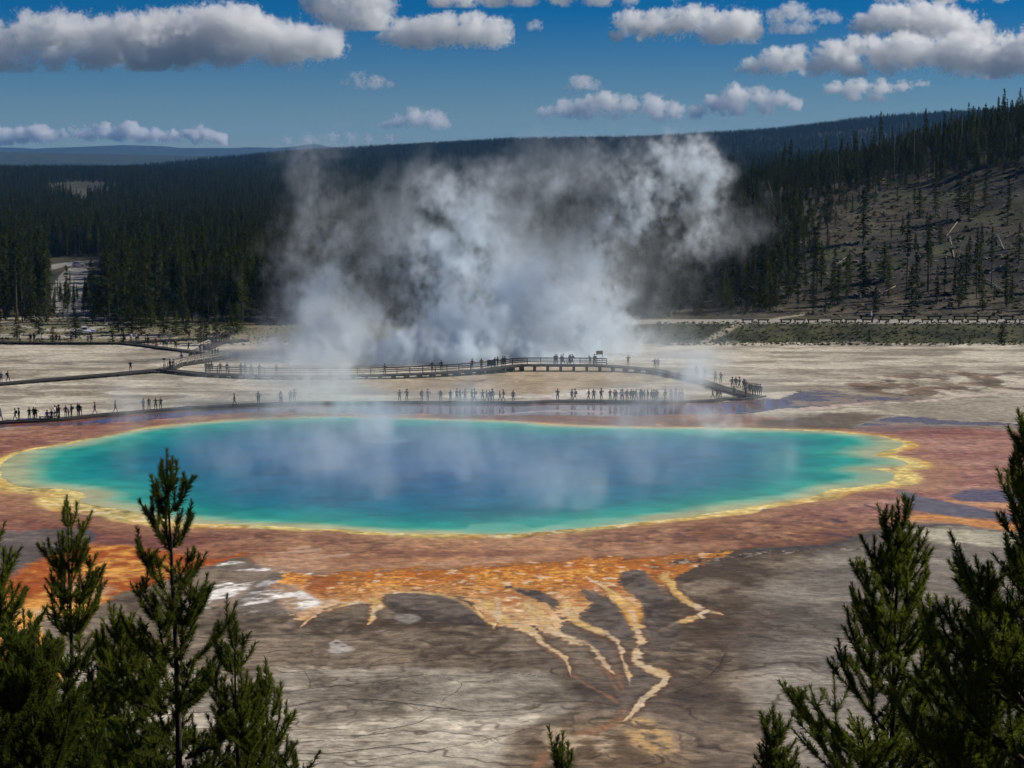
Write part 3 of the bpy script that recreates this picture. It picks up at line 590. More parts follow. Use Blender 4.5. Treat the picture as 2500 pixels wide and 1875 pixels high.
# forest density over the whole country
def tree_density(X,Yv,Pb,Qb,hz):
    """relative chance; X,Y world, Pb/Qb bearing of the foot"""
    d=np.ones_like(X)
    hill=hz>2.0
    # open slope and its ragged edge
    o=np.clip((Pb-1850)/260,0,1)*np.clip((Qb-420)/60,0,1)
    n=fbm(X,Yv,22,3,2); d=np.where(hill,np.clip(1.15-1.5*o+n*1.3,0.03,1),d)
    op=np.clip((Qb-(470-(Pb-2050)*.12))/60,0,1)*np.clip((Pb-1950)/150,0,1)+np.clip((Qb-640)/40,0,1)*np.clip((Pb-1860)/80,0,1)
    cl_=sst(.05,.35,fbm(X,Yv,26,3,5)); d=np.where(((hz>1)|(X>14))&(Yv<900),np.where(op>0,d*(1-np.clip(op,0,1)*(.80-.55*cl_)),np.clip(d*1.6+.25,0,1)),d)
    d=np.where(Yv<444+8*fbm(X,Yv,25,3,1)+(X>15)*6,0,d)
    d=np.where((X<0)&(Yv<452),d*.5,d)
    return d
def scatter(n,y0,y1,sl0=-.36,sl1=.36,sp=2.0):
    Yv=np.sqrt(rg_.random(n)*(y1**2-y0**2)+y0**2); X=(sl0+(sl1-sl0)*rg_.random(n))*Yv
    Zv=terrain(X,Yv); Pb,Qb=proj(X,Yv,Zv); hz=np.where((Yv>444)&(Yv<1100),hill_amp(X)*sst(440,705,Yv)*(1-.75*sst(760,1500,Yv)),0)
    keep=rg_.random(n)<tree_density(X,Yv,Pb,Qb,hz)
    # thin out gaps where the valley road shows
    gap=(Pb>115)&(Pb<258)&(Yv<760)&(Yv>448)&(hz<2)
    gap2=(Pb>95)&(Pb<275)&(Yv<745)&(Yv>700)
    keep&=~(gap|gap2)
    bare=(np.abs(Pb-190)<90)&(Yv>1500)&(Yv<2350)&(np.abs((Yv-1900)/400)+np.abs(Pb-190)/110<1); keep&=~bare
    return X[keep],Yv[keep],Zv[keep]
XA,YA,ZA=scatter(15000,442,820); 
XB,YB,ZB=scatter(42000,820,3000); XC,YC,ZC=scatter(60000,3000,4800)
XD,YD,ZD=scatter(4500,445,1000,.36,.75); XE,YE,ZE=scatter(4500,445,1000,-.75,-.36)
# nearest visible trees become objects of their own
vis=np.abs(XA/YA)<.27
order=np.argsort(np.where(vis,YA+(XA>20)*-60*0,1e9)); want=300-NIND
left=[i for i in order if XA[i]<22 and vis[i]][:int(want*.6)]; right=[i for i in order if XA[i]>=22 and vis[i] and hill_amp(XA[i])>2][:want-len(left)]
ind=set(left)|set(right)
def hgt(n): return np.clip(rg_.normal(15.5,2.6,n),8,22)
for i in left:
    P=1250+F*XA[i]/YA[i]; seg=('behind the far left of the meadow' if P<115 else 'around the valley road bend' if P<280 else 'behind the middle of the left meadow' if P<480 else 'where the steam meets the forest' if P<800 else 'behind the steam')
    tree_obj('pine_tree',rnd.choice([0,0,1,1,3,2]),XA[i],YA[i],ZA[i]-.2,rnd.uniform(11,18.5),f'tall dark pine in the forest front {seg}',f'front forest pines {seg}')
for i in right:
    P,Q=proj(XA[i],YA[i],ZA[i]); seg=('on the shaded lower left flank of the hill' if P<1900 else 'on the middle of the wooded hillside' if P<2200 else 'on the right part of the wooded hillside')
    tree_obj('pine_tree',rnd.choice([0,0,1,2,3]),XA[i],YA[i],ZA[i]-.2,rnd.choice([rnd.uniform(4,8),rnd.uniform(6,11),rnd.uniform(8,12)]),f'dark pine {seg}',f'pines {seg}')
km=np.array([i not in ind for i in range(len(XA))])
HX=[(XA[km],YA[km],ZA[km]),(XB,YB,ZB),(XC,YC,ZC),(XD,YD,ZD),(XE,YE,ZE)]
fx,fy,fz=[np.concatenate([h[k] for h in HX]) for k in range(3)]
# small pines in front of the road gap
gx,gy=[],[]
for q in range(60):
    P=rnd.uniform(112,262); Q=rnd.uniform(716,770); X,Yv=unproj(P,Q,1.2); gx.append(float(X)); gy.append(float(Yv))
gx=np.array(gx); gy=np.array(gy); gz=terrain(gx,gy)
hz=np.where((fy<1100),hill_amp(fx)*sst(440,705,fy),0)
sc_=rg_.uniform(.55,1.18,len(fx))*np.where(hz>2,np.where(rg_.random(len(fx))<.03,1.0,.50),1.0)
fx=np.concatenate([fx,gx]);fy=np.concatenate([fy,gy]);fz=np.concatenate([fz,gz]); sc_=np.concatenate([sc_,rg_.uniform(.22,.42,len(gx))])
me=bpy.data.meshes.new('forest'); me.vertices.add(len(fx)); me.vertices.foreach_set('co',np.stack([fx,fy,fz-.2],-1).astype(f32).ravel())
a_=me.attributes.new('size','FLOAT','POINT'); a_.data.foreach_set('value',sc_.astype(f32))
a_=me.attributes.new('turn','FLOAT','POINT'); a_.data.foreach_set('value',(rg_.random(len(fx))*6.28).astype(f32))
a_=me.attributes.new('sort','INT','POINT'); a_.data.foreach_set('value',rg_.choice([0,0,1,1,2,3],len(fx)).astype(np.int32))
fo=link(bpy.data.objects.new('forest',me)); tag(fo,'dense dark conifer forest covering the valley and ridges','forest',kind='stuff')
ng=bpy.data.node_groups.new('forest_scatter','GeometryNodeTree'); ng.interface.new_socket('Geometry',in_out='INPUT',socket_type='NodeSocketGeometry'); ng.interface.new_socket('Geometry',in_out='OUTPUT',socket_type='NodeSocketGeometry')
N=ng.nodes; L=ng.links; gi=N.new('NodeGroupInput'); gq=N.new('NodeGroupOutput'); jn=N.new('GeometryNodeJoinGeometry')
first={}
for o in list(COL.objects):
    if o.name.startswith('crown') and o.parent:
        for k in range(4):
            if o.data==CON[k][0] and k not in first: first[k]=(o,[c for c in o.parent.children if c.name.startswith('trunk')][0])
gts=[]
for k in range(4):
    j=N.new('GeometryNodeJoinGeometry')
    for o in first[k]:
        oi=N.new('GeometryNodeObjectInfo'); oi.transform_space='ORIGINAL'; oi.inputs['Object'].default_value=o; L.new(oi.outputs['Geometry'],j.inputs[0])
    gt=N.new('GeometryNodeGeometryToInstance'); L.new(j.outputs[0],gt.inputs[0]); gts.append(gt)
for gt in reversed(gts): L.new(gt.outputs[0],jn.inputs[0])
ip=N.new('GeometryNodeInstanceOnPoints'); L.new(gi.outputs[0],ip.inputs['Points']); L.new(jn.outputs[0],ip.inputs['Instance']); ip.inputs['Pick Instance'].default_value=True
def na(nm,ty):
    n=N.new('GeometryNodeInputNamedAttribute'); n.data_type=ty; n.inputs['Name'].default_value=nm; return n.outputs['Attribute']
L.new(na('sort','INT'),ip.inputs['Instance Index']); cx=N.new('ShaderNodeCombineXYZ'); L.new(na('turn','FLOAT'),cx.inputs[2]); L.new(cx.outputs[0],ip.inputs['Rotation'])
L.new(na('size','FLOAT'),ip.inputs['Scale']); L.new(ip.outputs[0],gq.inputs[0])
fo.modifiers.new('scatter','NODES').node_group=ng
print('forest',len(fx),time.time()-T0)

# fallen and leaning dead trunks on the slope
logs=[((1560,970),(1625,885),.5,'pale fallen trunk pointing up to the right on the slope'),((1580,975),(1605,1105),.6,'pale fallen trunk running straight down the slope'),((1880,965),(1915,1055),.6,'short pale leaning trunk high above the long fallen log'),((1785,1075),(1985,1048),.5,'long dark fallen log lying across the slope'),((1825,1203),(1897,1168),.5,'white broken log low on the open slope'),((445,620),(492,768),.35,'slim bleached trunk leaning out of the forest edge'),((1735,1195),(1925,1335),.7,'long fallen trunk slanting down to the lowest pine'),((1270,1000),(1420,1100),.5,'dark fallen trunk in the middle of the slope'),((960,1045),(995,1080),.3,'short pale branch on the shaded slope'),((880,1140),(945,1095),.3,'thin bleached log on the shaded slope'),((1120,1350),(1240,1290),.5,'pale log low on the scree'),((520,865),(560,895),.35,'short grey log beside the steam')]
for a,b,r_,l in logs:
    Pa,Qa=r5(*a); Pb_,Qb_=r5(*b); A=hit(Pa,Qa); B=hit(Pb_,Qb_)
    if a[0]==445: B=hit(Pb_,Qb_); tt=at(Pa,Qa,B[1]); A=tt
    mb=MB(); Ax=(A[0],A[1],A[2]+.3); Bx=(B[0],B[1],B[2]+.3); mb.bar(Ax,Bx,r_*.4,r_*.62,7)
    from mathutils import Vector
    va,vb=Vector(Ax),Vector(Bx)
    for q in range(5):
        c=va.lerp(vb,.15+.16*q); e_=c+Vector((rnd.uniform(-.6,.6),rnd.uniform(-.6,.6),rnd.uniform(.3,.9))); mb.bar(c,e_,.1,.04,4)
    tag(mb.build('fallen_trunk',M['dead'] if 'dark' not in l else M['log']),l,'fallen tree','fallen trunks on the slope')
# boulders of the scree
pts=[]
for q in range(1500):
    P=rnd.uniform(1700,2500); Q=rnd.uniform(430,775)
    pts.append((P,Q))
Vs=[];Fs=[]; ico=bmesh.new(); bmesh.ops.create_icosphere(ico,subdivisions=1,radius=1); iv=np.array([v.co[:] for v in ico.verts],f32); ico.verts.ensure_lookup_table(); ifc=np.array([[v.index for v in f.verts] for f in ico.faces]); ico.free()
yg=np.arange(442,760,3.0)
for n_,(P,Q) in enumerate(pts):
    X,_,Z=at(P,Q,yg); tz=terrain(X,yg); w_=np.where(Z<=tz)[0]
    if len(w_)==0: continue
    k=w_[0]; s_=abs(rnd.gauss(0,.22))+.10
    v=iv*np.array([rnd.uniform(.6,1.3),rnd.uniform(.6,1.3),rnd.uniform(.4,.8)])*s_*(1+.25*rg_.random((len(iv),1)))
    Vs.append(v+np.array([X[k],yg[k],tz[k]+.05])); Fs.append(ifc+len(iv)*(len(Vs)-1))
o=npmesh('rubble',np.concatenate(Vs),np.concatenate(Fs),M['rock']); tag(o,'grey boulders and broken rock strewn over the open slope','rubble',kind='stuff')
# low sagebrush over the slope and bank
Vs=[]
for n_ in range(5200):
    if n_%3==0: P=rnd.uniform(1600,2560); X,Yv=unproj(P,rnd.uniform(802,830),1.2); X=float(X);Yv=float(Yv); s_=rnd.uniform(.2,.5)
    elif n_%3==1: P=rnd.uniform(0,720); X,Yv=unproj(P,rnd.uniform(745,832),1.0); X=float(X);Yv=float(Yv); s_=rnd.uniform(.15,.45)
    else: X=rnd.uniform(50,190); Yv=rnd.uniform(448,690); s_=rnd.uniform(.4,1.3)**1.3
    z_=float(terrain(X,Yv)); c=np.array([X,Yv,z_])
    k=rg_.normal(size=(14,3,3))*s_*.5; k[:,:,2]=np.abs(k[:,:,2])*.8; k[:,0,:]*=.3; Vs.append((k+c).reshape(-1,3))
Vv=np.concatenate(Vs); o=npmesh('undergrowth',Vv,np.arange(len(Vv)).reshape(-1,3),M['shrub']); tag(o,'low grey-green sagebrush and grass tufts on the bank and slope','undergrowth',kind='stuff')
print('slope',time.time()-T0)

# ---------------------------------------------------------------- boardwalks
def resample(P,step):
    P=np.array(P,float); d=np.r_[0,np.cumsum(np.hypot(*np.diff(P[:,:2],axis=0).T))]; n=max(2,int(d[-1]/step)+1); t=np.linspace(0,d[-1],n)
    return np.stack([np.interp(t,d,P[:,k]) for k in range(P.shape[1])],-1)
def offset(P,o):
    T=np.gradient(P[:,:2],axis=0); T/=np.linalg.norm(T,axis=1)[:,None]; Nn=np.stack([-T[:,1],T[:,0]],-1); Q=P.copy(); Q[:,:2]+=Nn*o; return Q
def strip(P,o0,o1,zb,zt):
    """box-section ribbon along P between side offsets"""
    a=offset(P,o0); b=offset(P,o1); n=len(P)
    V_=np.concatenate([np.c_[a[:,:2],a[:,2]+zb],np.c_[b[:,:2],b[:,2]+zb],np.c_[b[:,:2],b[:,2]+zt],np.c_[a[:,:2],a[:,2]+zt]])
    i=np.arange(n-1); F_=[]
    for q in range(4):
        r_=(q+1)%4; F_.append(np.stack([i+q*n,i+1+q*n,i+1+r_*n,i+r_*n],-1))
    F_.append(np.array([[0,3*n,2*n,n],[n-1,2*n-1,3*n-1,4*n-1]])); return V_,np.concatenate(F_)
def pathw(pts,z): return [(*[float(v) for v in unproj(a,b,z)],z) for a,b in pts]
def boardwalk(name,pts,z,label,wid=1.9,curb=True,sup=True,group=None,zz=None):
    P=pathw(pts,z)
    if zz: P=[(p[0],p[1],q) for p,q in zip([(*unproj(a,b,q2),q2) for (a,b),q2 in zip(pts,zz)],zz)]
    P=resample(P,1.2); root=empty(name,(0,0,0)); tag(root,label,'boardwalk',group)
    npmesh('deck',*strip(P,-wid/2,wid/2,-.12,0),M['wood'],root)
    if curb:
        npmesh('curb',*strip(P,wid/2-.02,wid/2+.10,-.20,.06),M['rail'],root); npmesh('curb',*strip(P,-wid/2-.10,-wid/2+.02,-.20,.06),M['rail'],root)
    if sup:
        Q=resample(P,2.4); Q=Q[np.abs(proj(Q[:,0],Q[:,1],Q[:,2])[0]-1250)<1330]; Q=Q[::max(1,len(Q)//95+1)]
        T=np.gradient(Q[:,:2],axis=0); sm_=MB().box((0,0,-.5),(.5,wid*.98,1)).mesh('support',M['rail'])
        for p,t in zip(Q,T):
            o=link(bpy.data.objects.new('support',sm_),root); o.location=(p[0],p[1],p[2]-.12); o.rotation_euler=(0,0,math.atan2(t[1],t[0])); o.scale=(1,1,p[2]-.10)
    return P,root
lowL=[(-200,1040),(0,1030)]+mp(cA,(300,1503),(500,1490),(800,1457),(1100,1432),(1450,1405),(1800,1388),(2150,1372))+mp(cB,(250,580),(500,577),(1100,573),(1500,572),(2100,575))+mp(cC,(500,563),(900,567),(1400,570),(1700,562))+[(1775,972)]+mp(cC,(1900,548),(2000,538),(2085,522))
PL,rootL=boardwalk('boardwalk',lowL,.26,'low dark boardwalk crossing the whole width along the far shore of the spring',1.5)
up=mp(cA,(-500,1245),(0,1220),(300,1193),(600,1168),(900,1142),(1200,1114),(1300,1117),(1550,1142),(2000,1158))+mp(cB,(500,372),(1000,367),(1200,360),(1500,347),(1850,322),(2100,290))+mp(cC,(250,287),(800,289),(1000,300),(1200,318),(1300,332),(1430,366),(1600,402),(1750,455),(1900,498),(2010,528))
zu=[.35,.35,.4,.45,.5,.5,.5,.5,.6]+[.6,.6,.65,.7,.8,1.0]+[1.1,1.1,.9,.7,.6,.45,.4,.35,.32,.33]
PU,rootU=boardwalk('boardwalk',up,.5,'raised boardwalk with dark timber railing between the steam and the spring',2.2,zz=zu)
P3,_=boardwalk('boardwalk',mp(cA,(935,908),(1080,920),(1250,943),(1500,975),(1650,1000)),.3,'narrow boardwalk slanting from the meadow towards the ramp',1.8)
P4,rootR=boardwalk('boardwalk',mp(cA,(1745,1010),(1690,1022),(1560,1045),(1380,1070),(1320,1100),(1300,1118)),.45,'ramp with pale handrails joining the raised boardwalk',1.8)
P5,_=boardwalk('boardwalk',mp(cA,(1600,945),(1690,900),(1790,890),(1900,880)),.5,'short boardwalk with a pale handrail behind the ramp',1.8)
P6,_=boardwalk('boardwalk',mp(cA,(-600,905),(0,900),(400,905),(900,905),(1200,888),(1420,878),(1600,872)),.4,'long straight boardwalk along the foot of the left meadow',2.0)
def railing(P,off,label,mat,h=1.1,nr=3,sp=2.4,name='handrail',group=None):
    Q=resample(P,sp); Q=offset(Q,off); root=empty(name,(0,0,0)); tag(root,label,'railing',group)
    mb=MB(); mb.box((0,0,h/2-.1),(.12,.12,h+.25)); pm=mb.mesh('post',mat)
    T=np.gradient(Q[:,:2],axis=0)
    for p,t in list(zip(Q,T))[:98]:
        o=link(bpy.data.objects.new('post',pm),root); o.location=p; o.rotation_euler=(0,0,math.atan2(t[1],t[0]))
    for k in range(nr):
        z=h-k*(h-.15)/nr
        V_,F_=strip(Q,-.10,-.05,z-.07,z+.07); npmesh('rail',V_,F_,mat,root)
    V_,F_=strip(Q,-.12,.12,h+.075,h+.12); npmesh('top_rail',V_,F_,mat,root)
    return root
pj=lambda P: proj(P[:,0],P[:,1],P[:,2])[0]
PU2=resample(PU,.6); pp=pj(PU2)
railing(PU2[(pp>492)&(pp<1483)],1.05,'dark timber railing along the far side of the raised boardwalk',M['rail'],1.15)
railing(resample(P4,.6),.85,'pale handrail on the far side of the ramp',M['railpale'],1.0,2)
railing(resample(P4,.6),-.85,'pale handrail on the near side of the ramp',M['railpale'],1.0,2)
railing(resample(P5[:6],.6),.85,'pale sloping handrail behind the ramp',M['railpale'],1.0,2)

# ---------------------------------------------------------------- people
SK=[('skin_tone_light',(.42,.26,.19)),('skin_tone_dark',(.16,.09,.06))]
skin=[pmat(n,c,.6,.3) for n,c in SK]; hair=[pmat('hair_'+n,c,.6,.3) for n,c in [('black',(.012,.01,.009)),('brown',(.05,.03,.018)),('fair',(.25,.17,.09))]]
cl=[pmat('cloth_'+n,c,.85,.2) for n,c in [('black',(.008,.008,.009)),('navy',(.01,.014,.03)),('charcoal',(.022,.022,.025)),('brown',(.035,.022,.015)),('green',(.018,.03,.018)),('red',(.16,.02,.016)),('white',(.65,.65,.65)),('blue',(.04,.07,.15))]]
CN=['black','navy','charcoal','brown','green','red','white','blue']
def body(pose,seed):
    """one continuous skinned figure, facing -Y; joints -> verts"""
    q=random.Random(seed)
    hipz=.92; J={}; J['pel']=(0,0,hipz); J['wai']=(0,.01,1.08); J['che']=(0,.015,1.30); J['nek']=(0,.01,1.47); J['hd0']=(0,-.015,1.55); J['hd1']=(0,-.025,1.64); J['hd2']=(0,-.02,1.72); J['hd3']=(0,-.02,1.765)
    st=.0
    for s_,n in ((1,'l'),(-1,'r')):
        J['hip'+n]=(.10*s_,0,.88); J['kne'+n]=(.115*s_,-.02,.49); J['ank'+n]=(.125*s_,.02,.08); J['toe'+n]=(.14*s_,-.15,.04)
        J['sho'+n]=(.19*s_,.01,1.40); J['elb'+n]=(.25*s_,.03,1.12); J['wri'+n]=(.24*s_,-.06,.88); J['han'+n]=(.23*s_,-.09,.80)
    if pose in('walk','walk2'):
        d=1 if pose=='walk' else -1
        J['knel']=(.10,-.17*d,.50); J['ankl']=(.10,-.26*d,.09); J['toel']=(.10,-.42,.07)
        J['kner']=(-.10,.06*d,.49); J['ankr']=(-.10,.30*d,.13); J['toer']=(-.10,.17*d,.04)
        J['elbl']=(.25,.12*d,1.14); J['wril']=(.23,.10*d-.12,.93); J['hanl']=(.22,.06*d-.16,.87)
        J['elbr']=(-.25,-.10*d,1.13); J['wrir']=(-.23,-.24*d,.95); J['hanr']=(-.22,-.30*d,.90)
    if pose=='phone':
        for s_,n in ((1,'l'),(-1,'r')): J['elb'+n]=(.30*s_,-.18,1.22); J['wri'+n]=(.12*s_,-.36,1.46); J['han'+n]=(.06*s_,-.40,1.53)
    if pose=='onearm': J['elbl']=(.40,-.05,1.45); J['wril']=(.52,-.12,1.62); J['hanl']=(.55,-.14,1.70)
    if pose=='hips':
        for s_,n in ((1,'l'),(-1,'r')): J['elb'+n]=(.42*s_,.10,1.16); J['wri'+n]=(.22*s_,-.02,1.0); J['han'+n]=(.17*s_,-.05,.97)
    if pose=='fold':
        for s_,n in ((1,'l'),(-1,'r')): J['elb'+n]=(.25*s_,-.02,1.13); J['wri'+n]=(.02*s_,-.20,1.17); J['han'+n]=(-.08*s_,-.19,1.19)
    if pose=='sit':
        for k in J:
            if k[:3] not in('kne','ank','toe'): J[k]=(J[k][0],J[k][1],J[k][2]-.42)
        for s_,n in ((1,'l'),(-1,'r')): J['kne'+n]=(.13*s_,-.44,.50); J['ank'+n]=(.13*s_,-.42,.09); J['toe'+n]=(.14*s_,-.58,.05); J['wri'+n]=(.16*s_,-.25,.60); J['han'+n]=(.13*s_,-.33,.58)
    if pose=='lean':
        for k in('che','nek','hd0','hd1','hd2','hd3','shol','shor'): J[k]=(J[k][0],J[k][1]-.22*(J[k][2]-1.0)/.5,J[k][2]-.05)
        for s_,n in ((1,'l'),(-1,'r')): J['elb'+n]=(.24*s_,-.28,1.13); J['wri'+n]=(.14*s_,-.48,1.12); J['han'+n]=(.10*s_,-.55,1.12)
    Rr={'pel':.14,'wai':.125,'che':.15,'nek':.055,'hd0':.088,'hd1':.112,'hd2':.105,'hd3':.06,'hip':.095,'kne':.058,'ank':.042,'toe':.04,'sho':.062,'elb':.043,'wri':.032,'han':.038}
    names=list(J); E=[('pel','wai'),('wai','che'),('che','nek'),('nek','hd0'),('hd0','hd1'),('hd1','hd2'),('hd2','hd3')]
    for n in 'lr': E+=[('pel','hip'+n),('hip'+n,'kne'+n),('kne'+n,'ank'+n),('ank'+n,'toe'+n),('che','sho'+n),('sho'+n,'elb'+n),('elb'+n,'wri'+n),('wri'+n,'han'+n)]
    bk=q.random()
    me=bpy.data.meshes.new('b'); me.from_pydata([J[n] for n in names],[(names.index(a),names.index(b)) for a,b in E],[])
    o=bpy.data.objects.new('b',me); COL.objects.link(o); md=o.modifiers.new('s','SKIN')
    for i,n in enumerate(names):
        r_=Rr[n[:3] if n[:3] in Rr else n]; v=me.skin_vertices[0].data[i]; v.radius=(r_*(1.25 if n in('che','pel') else 1),r_); v.use_root=(n=='pel')
    md.branch_smoothing=.3
    o.modifiers.new('d','SUBSURF').levels=1
    dg=bpy.context.evaluated_depsgraph_get(); m2=bpy.data.meshes.new_from_object(o.evaluated_get(dg)); bpy.data.objects.remove(o); bpy.data.meshes.remove(me)
    dz=-.42 if pose=='sit' else 0
    hand=[np.array(J['han'+n]) for n in 'lr']+[np.array(J['wri'+n]) for n in 'lr']
    nf=len(m2.polygons); mi=np.zeros(nf,np.int32)
    for k,p in enumerate(m2.polygons):
        c=np.array(p.center); z=c[2]
        if z<.09: t_=3
        elif z<.93+dz*.95 and not (min(np.linalg.norm(c-h) for h in hand)<.09) and abs(c[0])<.21: t_=1
        else: t_=0
        if pose=='sit' and z<.56: t_=1 if z>.09 else 3
        if min(np.linalg.norm(c-h) for h in hand[:2])<.085: t_=2
        if c[2]>1.50+dz+(-.06 if pose=='lean' else 0): 
            hx=J['hd1']; t_=2
            if c[2]>hx[2]+.055 or c[1]>hx[1]+.03: t_=4
        mi[k]=t_
    m2.polygons.foreach_set('material_index',mi); m2.polygons.foreach_set('use_smooth',np.ones(nf,bool)); m2.name='person'
    return m2
PO={'stand':'standing','walk':'striding along','walk2':'walking','phone':'holding a camera','onearm':'pointing','hips':'with hands on hips','fold':'with folded arms','sit':'sitting on a bench','lean':'leaning forward'}
BM={k:body(k,i) for i,k in enumerate(PO)}
hatm=None
def backpack_mesh():
    mb=MB(); mb.box((0,.19,1.22),(.30,.17,.44)); mb.box((0,.29,1.14),(.22,.06,.22)); 
    bmesh.ops.bevel(mb.bm,geom=mb.bm.edges[:],offset=.03,segments=1,affect='EDGES'); return mb.mesh('backpack',cl[2])
bpk=backpack_mesh(); mb=MB(); mb.bar((0,-.02,1.71),(0,-.02,1.83),.25,.19,12); mb.bar((0,-.03,1.70),(0,-.03,1.72),.40,.40,14); hat=mb.mesh('hat',cl[3])
VAR={}
def person(x_,y_,z_,pose,face,where,group,h=1.0,dark=True,extra=None):
    sh=rnd.choices(range(8),[6,5,5,3,2,1,1,2] if dark else [1,1,1,1,1,2,6,2])[0]; tr=rnd.choice([0,1,2,0,2,3]); sk=rnd.choice([0,0,1]); hr=rnd.choice([0,1,1,2])
    key=(pose,sh,tr,sk,hr)
    if key not in VAR:
        m=BM[pose].copy(); mi_=np.zeros(len(m.polygons),np.int32); m.polygons.foreach_get('material_index',mi_)
        for q in (cl[sh],cl[tr],skin[sk],cl[0],hair[hr]): m.materials.append(q)
        m.polygons.foreach_set('material_index',mi_)
        VAR[key]=m
    o=link(bpy.data.objects.new('person',VAR[key])); o.location=(x_,y_,z_); o.rotation_euler=(0,0,face); s_=h*rnd.uniform(.95,1.06); o.scale=(s_*1.22,s_*1.15,s_*1.08)
    ch='child' if h<.8 else 'person'
    tag(o,f'{ch} in {CN[sh]} top {PO[pose]} {where}','person',group)
    if extra=='pack' or (extra is None and rnd.random()<.25 and pose not in('sit','lean')): link(bpy.data.objects.new('backpack',bpk),o)
    if rnd.random()<.3 and pose!='lean' and pose!='sit': link(bpy.data.objects.new('hat',hat),o)
    return o
def nearest_z(P,x_,y_,default):
    d=np.hypot(P[:,0]-x_,P[:,1]-y_); k=d.argmin(); return P[k,2],d[k],k
def put_people(lst,P,where,group,pick=('stand','stand','hips','fold','phone','walk','stand'),cnt='from left',maxoff=.8):
    lst=sorted(lst)
    for i,it in enumerate(lst):
        a,b=it[0],it[1]; pose=it[2] if len(it)>2 and it[2] else rnd.choice(pick); h=it[3] if len(it)>3 else 1.0
        z=.3
        for _ in range(3):
            X,Yv=[float(v) for v in unproj(a,b,z)]; z,dd,k=nearest_z(P,X,Yv,.3)
        c=P[k]; off=np.array([X-c[0],Yv-c[1]]); n=np.linalg.norm(off)
        if n>maxoff: # keep the bearing, stand on the deck
            s_=X/Yv; Yv=c[1]+np.sign(off[1])*maxoff*min(1,abs(off[1])/n+.2); X=s_*Yv
        face=rnd.gauss(0,.5)
        if pose=='walk': face=rnd.choice([-1,1])*1.4+rnd.gauss(0,.1)
        if pose=='walk2': face=-1.35
        person(X,Yv,z+.01,pose,face,f'{where}, {ordw(i+1)} {cnt}',group,h,dark=not(len(it)>4 and it[4]))
A_=[(118,1500),(147,1497),(228,1495),(262,1492,'fold'),(278,1492),(425,1484),(508,1470,'stand'),(530,1468,'stand',.62),(552,1468,'stand'),(603,1462),(622,1462,'lean'),(733,1452,'walk'),(890,1440,'walk'),(1107,1420,'hips'),(1150,1410),(1202,1416,'hips'),(1240,1412,'phone'),(1808,1382,'walk2'),(5,1506,'walk'),(1995,1378),(2170,1368),(440,1482),(455,1480)]
put_people([(*cA(q[0],q[1]+8),*q[2:]) for q in A_],PL,'on the left low boardwalk','visitors on the low boardwalk, left part')
Bq=[(98,565),(270,566),(345,566),(375,566),(1187,562,'onearm'),(1243,560,'phone'),(1358,558),(1405,558),(1502,558),(1580,560,'hips'),(1628,560),(1653,560,'hips'),(1692,560,'hips'),(1745,560),(1766,560,'walk'),(1828,562,'onearm'),(1858,562,'walk'),(1882,562),(1903,562),(1960,562,'walk'),(1988,562),(2063,562)]
put_people([(*cB(q[0],q[1]+6),*q[2:]) for q in Bq],PL,'mid low boardwalk','visitors on the low boardwalk, middle part')
Cq=[(510,556,'phone'),(620,556,'stand'),(645,556,'walk'),(750,556,'walk'),(788,556,'stand'),(846,556,'phone'),(915,558,'phone'),(945,560),(960,560),(1000,560),(1012,562),(1045,562),(1080,562),(1095,562),(1115,562),(1150,562),(1160,562),(1180,562),(1205,562),(1235,562),(1250,562),(1265,562),(1275,562),(1340,562,'onearm'),(1378,562),(1390,562),(1420,562),(1450,562),(1470,562),(1705,545),(1740,553),(1765,548),(1870,530),(1960,532)]
put_people([(*cC(q[0],q[1]+7),*q[2:]) for q in Cq],PL,'on the hazy low boardwalk','visitors on the low boardwalk, right part')
Uq=[(*cB(*q[:2]),*q[2:]) for q in [(42,355),(105,350,'lean'),(237,342,'stand',1,True),(1072,336),(1437,318,'hips'),(1508,315),(1747,312),(1818,314),(1922,304),(1943,304),(1985,298,'hips'),(1999,298)]]+[(*cC(*q[:2]),*q[2:]) for q in [(490,277),(503,277),(538,276),(552,276),(598,274),(606,274),(624,272),(760,276,'lean'),(795,275),(1053,282,'phone'),(1260,312),(1283,312)]]
put_people(Uq,PU,'by the dark railing','visitors on the raised boardwalk')
Rq=[(*cC(*q[:2]),*q[2:]) for q in [(1580,378),(1590,380),(1635,382),(1645,384),(1725,424),(1768,426),(1857,465),(1885,460),(1912,470),(1945,480),(1955,488),(1965,496),(1978,504),(1990,510),(2003,512),(2015,518),(2030,520),(2045,522),(2060,524),(2075,522)]]
put_people(Rq,PU,'at the boardwalk bend','visitors at the boardwalk bend')
LU=[(*cA(*q[:2]),*q[2:]) for q in [(10,1210),(62,1206,'walk'),(1007,1122),(1312,1108),(1337,1110),(1590,1125,'stand',1,True),(1612,1130),(1632,1124),(1700,1128),(1752,1128),(1858,1134),(1890,1134,'stand',1,True),(1937,1136),(2003,1140)]]
put_people(LU,PU,'near the ramp foot','visitors on the left end of the raised boardwalk')
RA=[(*cA(*q[:2]),*q[2:]) for q in [(1400,1062),(1462,1050),(1480,1048),(1500,1046),(1520,1042),(1548,1040),(1640,1028),(1662,1024),(1682,1020)]]
put_people(RA,P4,'between the pale handrails','visitors on the ramp')
BK=[(*cA(*q[:2]),*q[2:]) for q in [(1125,925),(1142,928),(1205,935),(1262,945),(1285,948),(1355,958,'stand',1,True),(1455,972,'walk',1,True),(1545,985),(1575,990),(1610,996)]]
put_people(BK,P3,'on the narrow slanting boardwalk','visitors on the slanting boardwalk')
put_people([(*cA(a,b),'stand') for a,b in [(1640,930),(1700,905),(1716,902),(1730,900),(1748,898),(1765,896)]],P5,'behind the ramp','visitors behind the ramp')
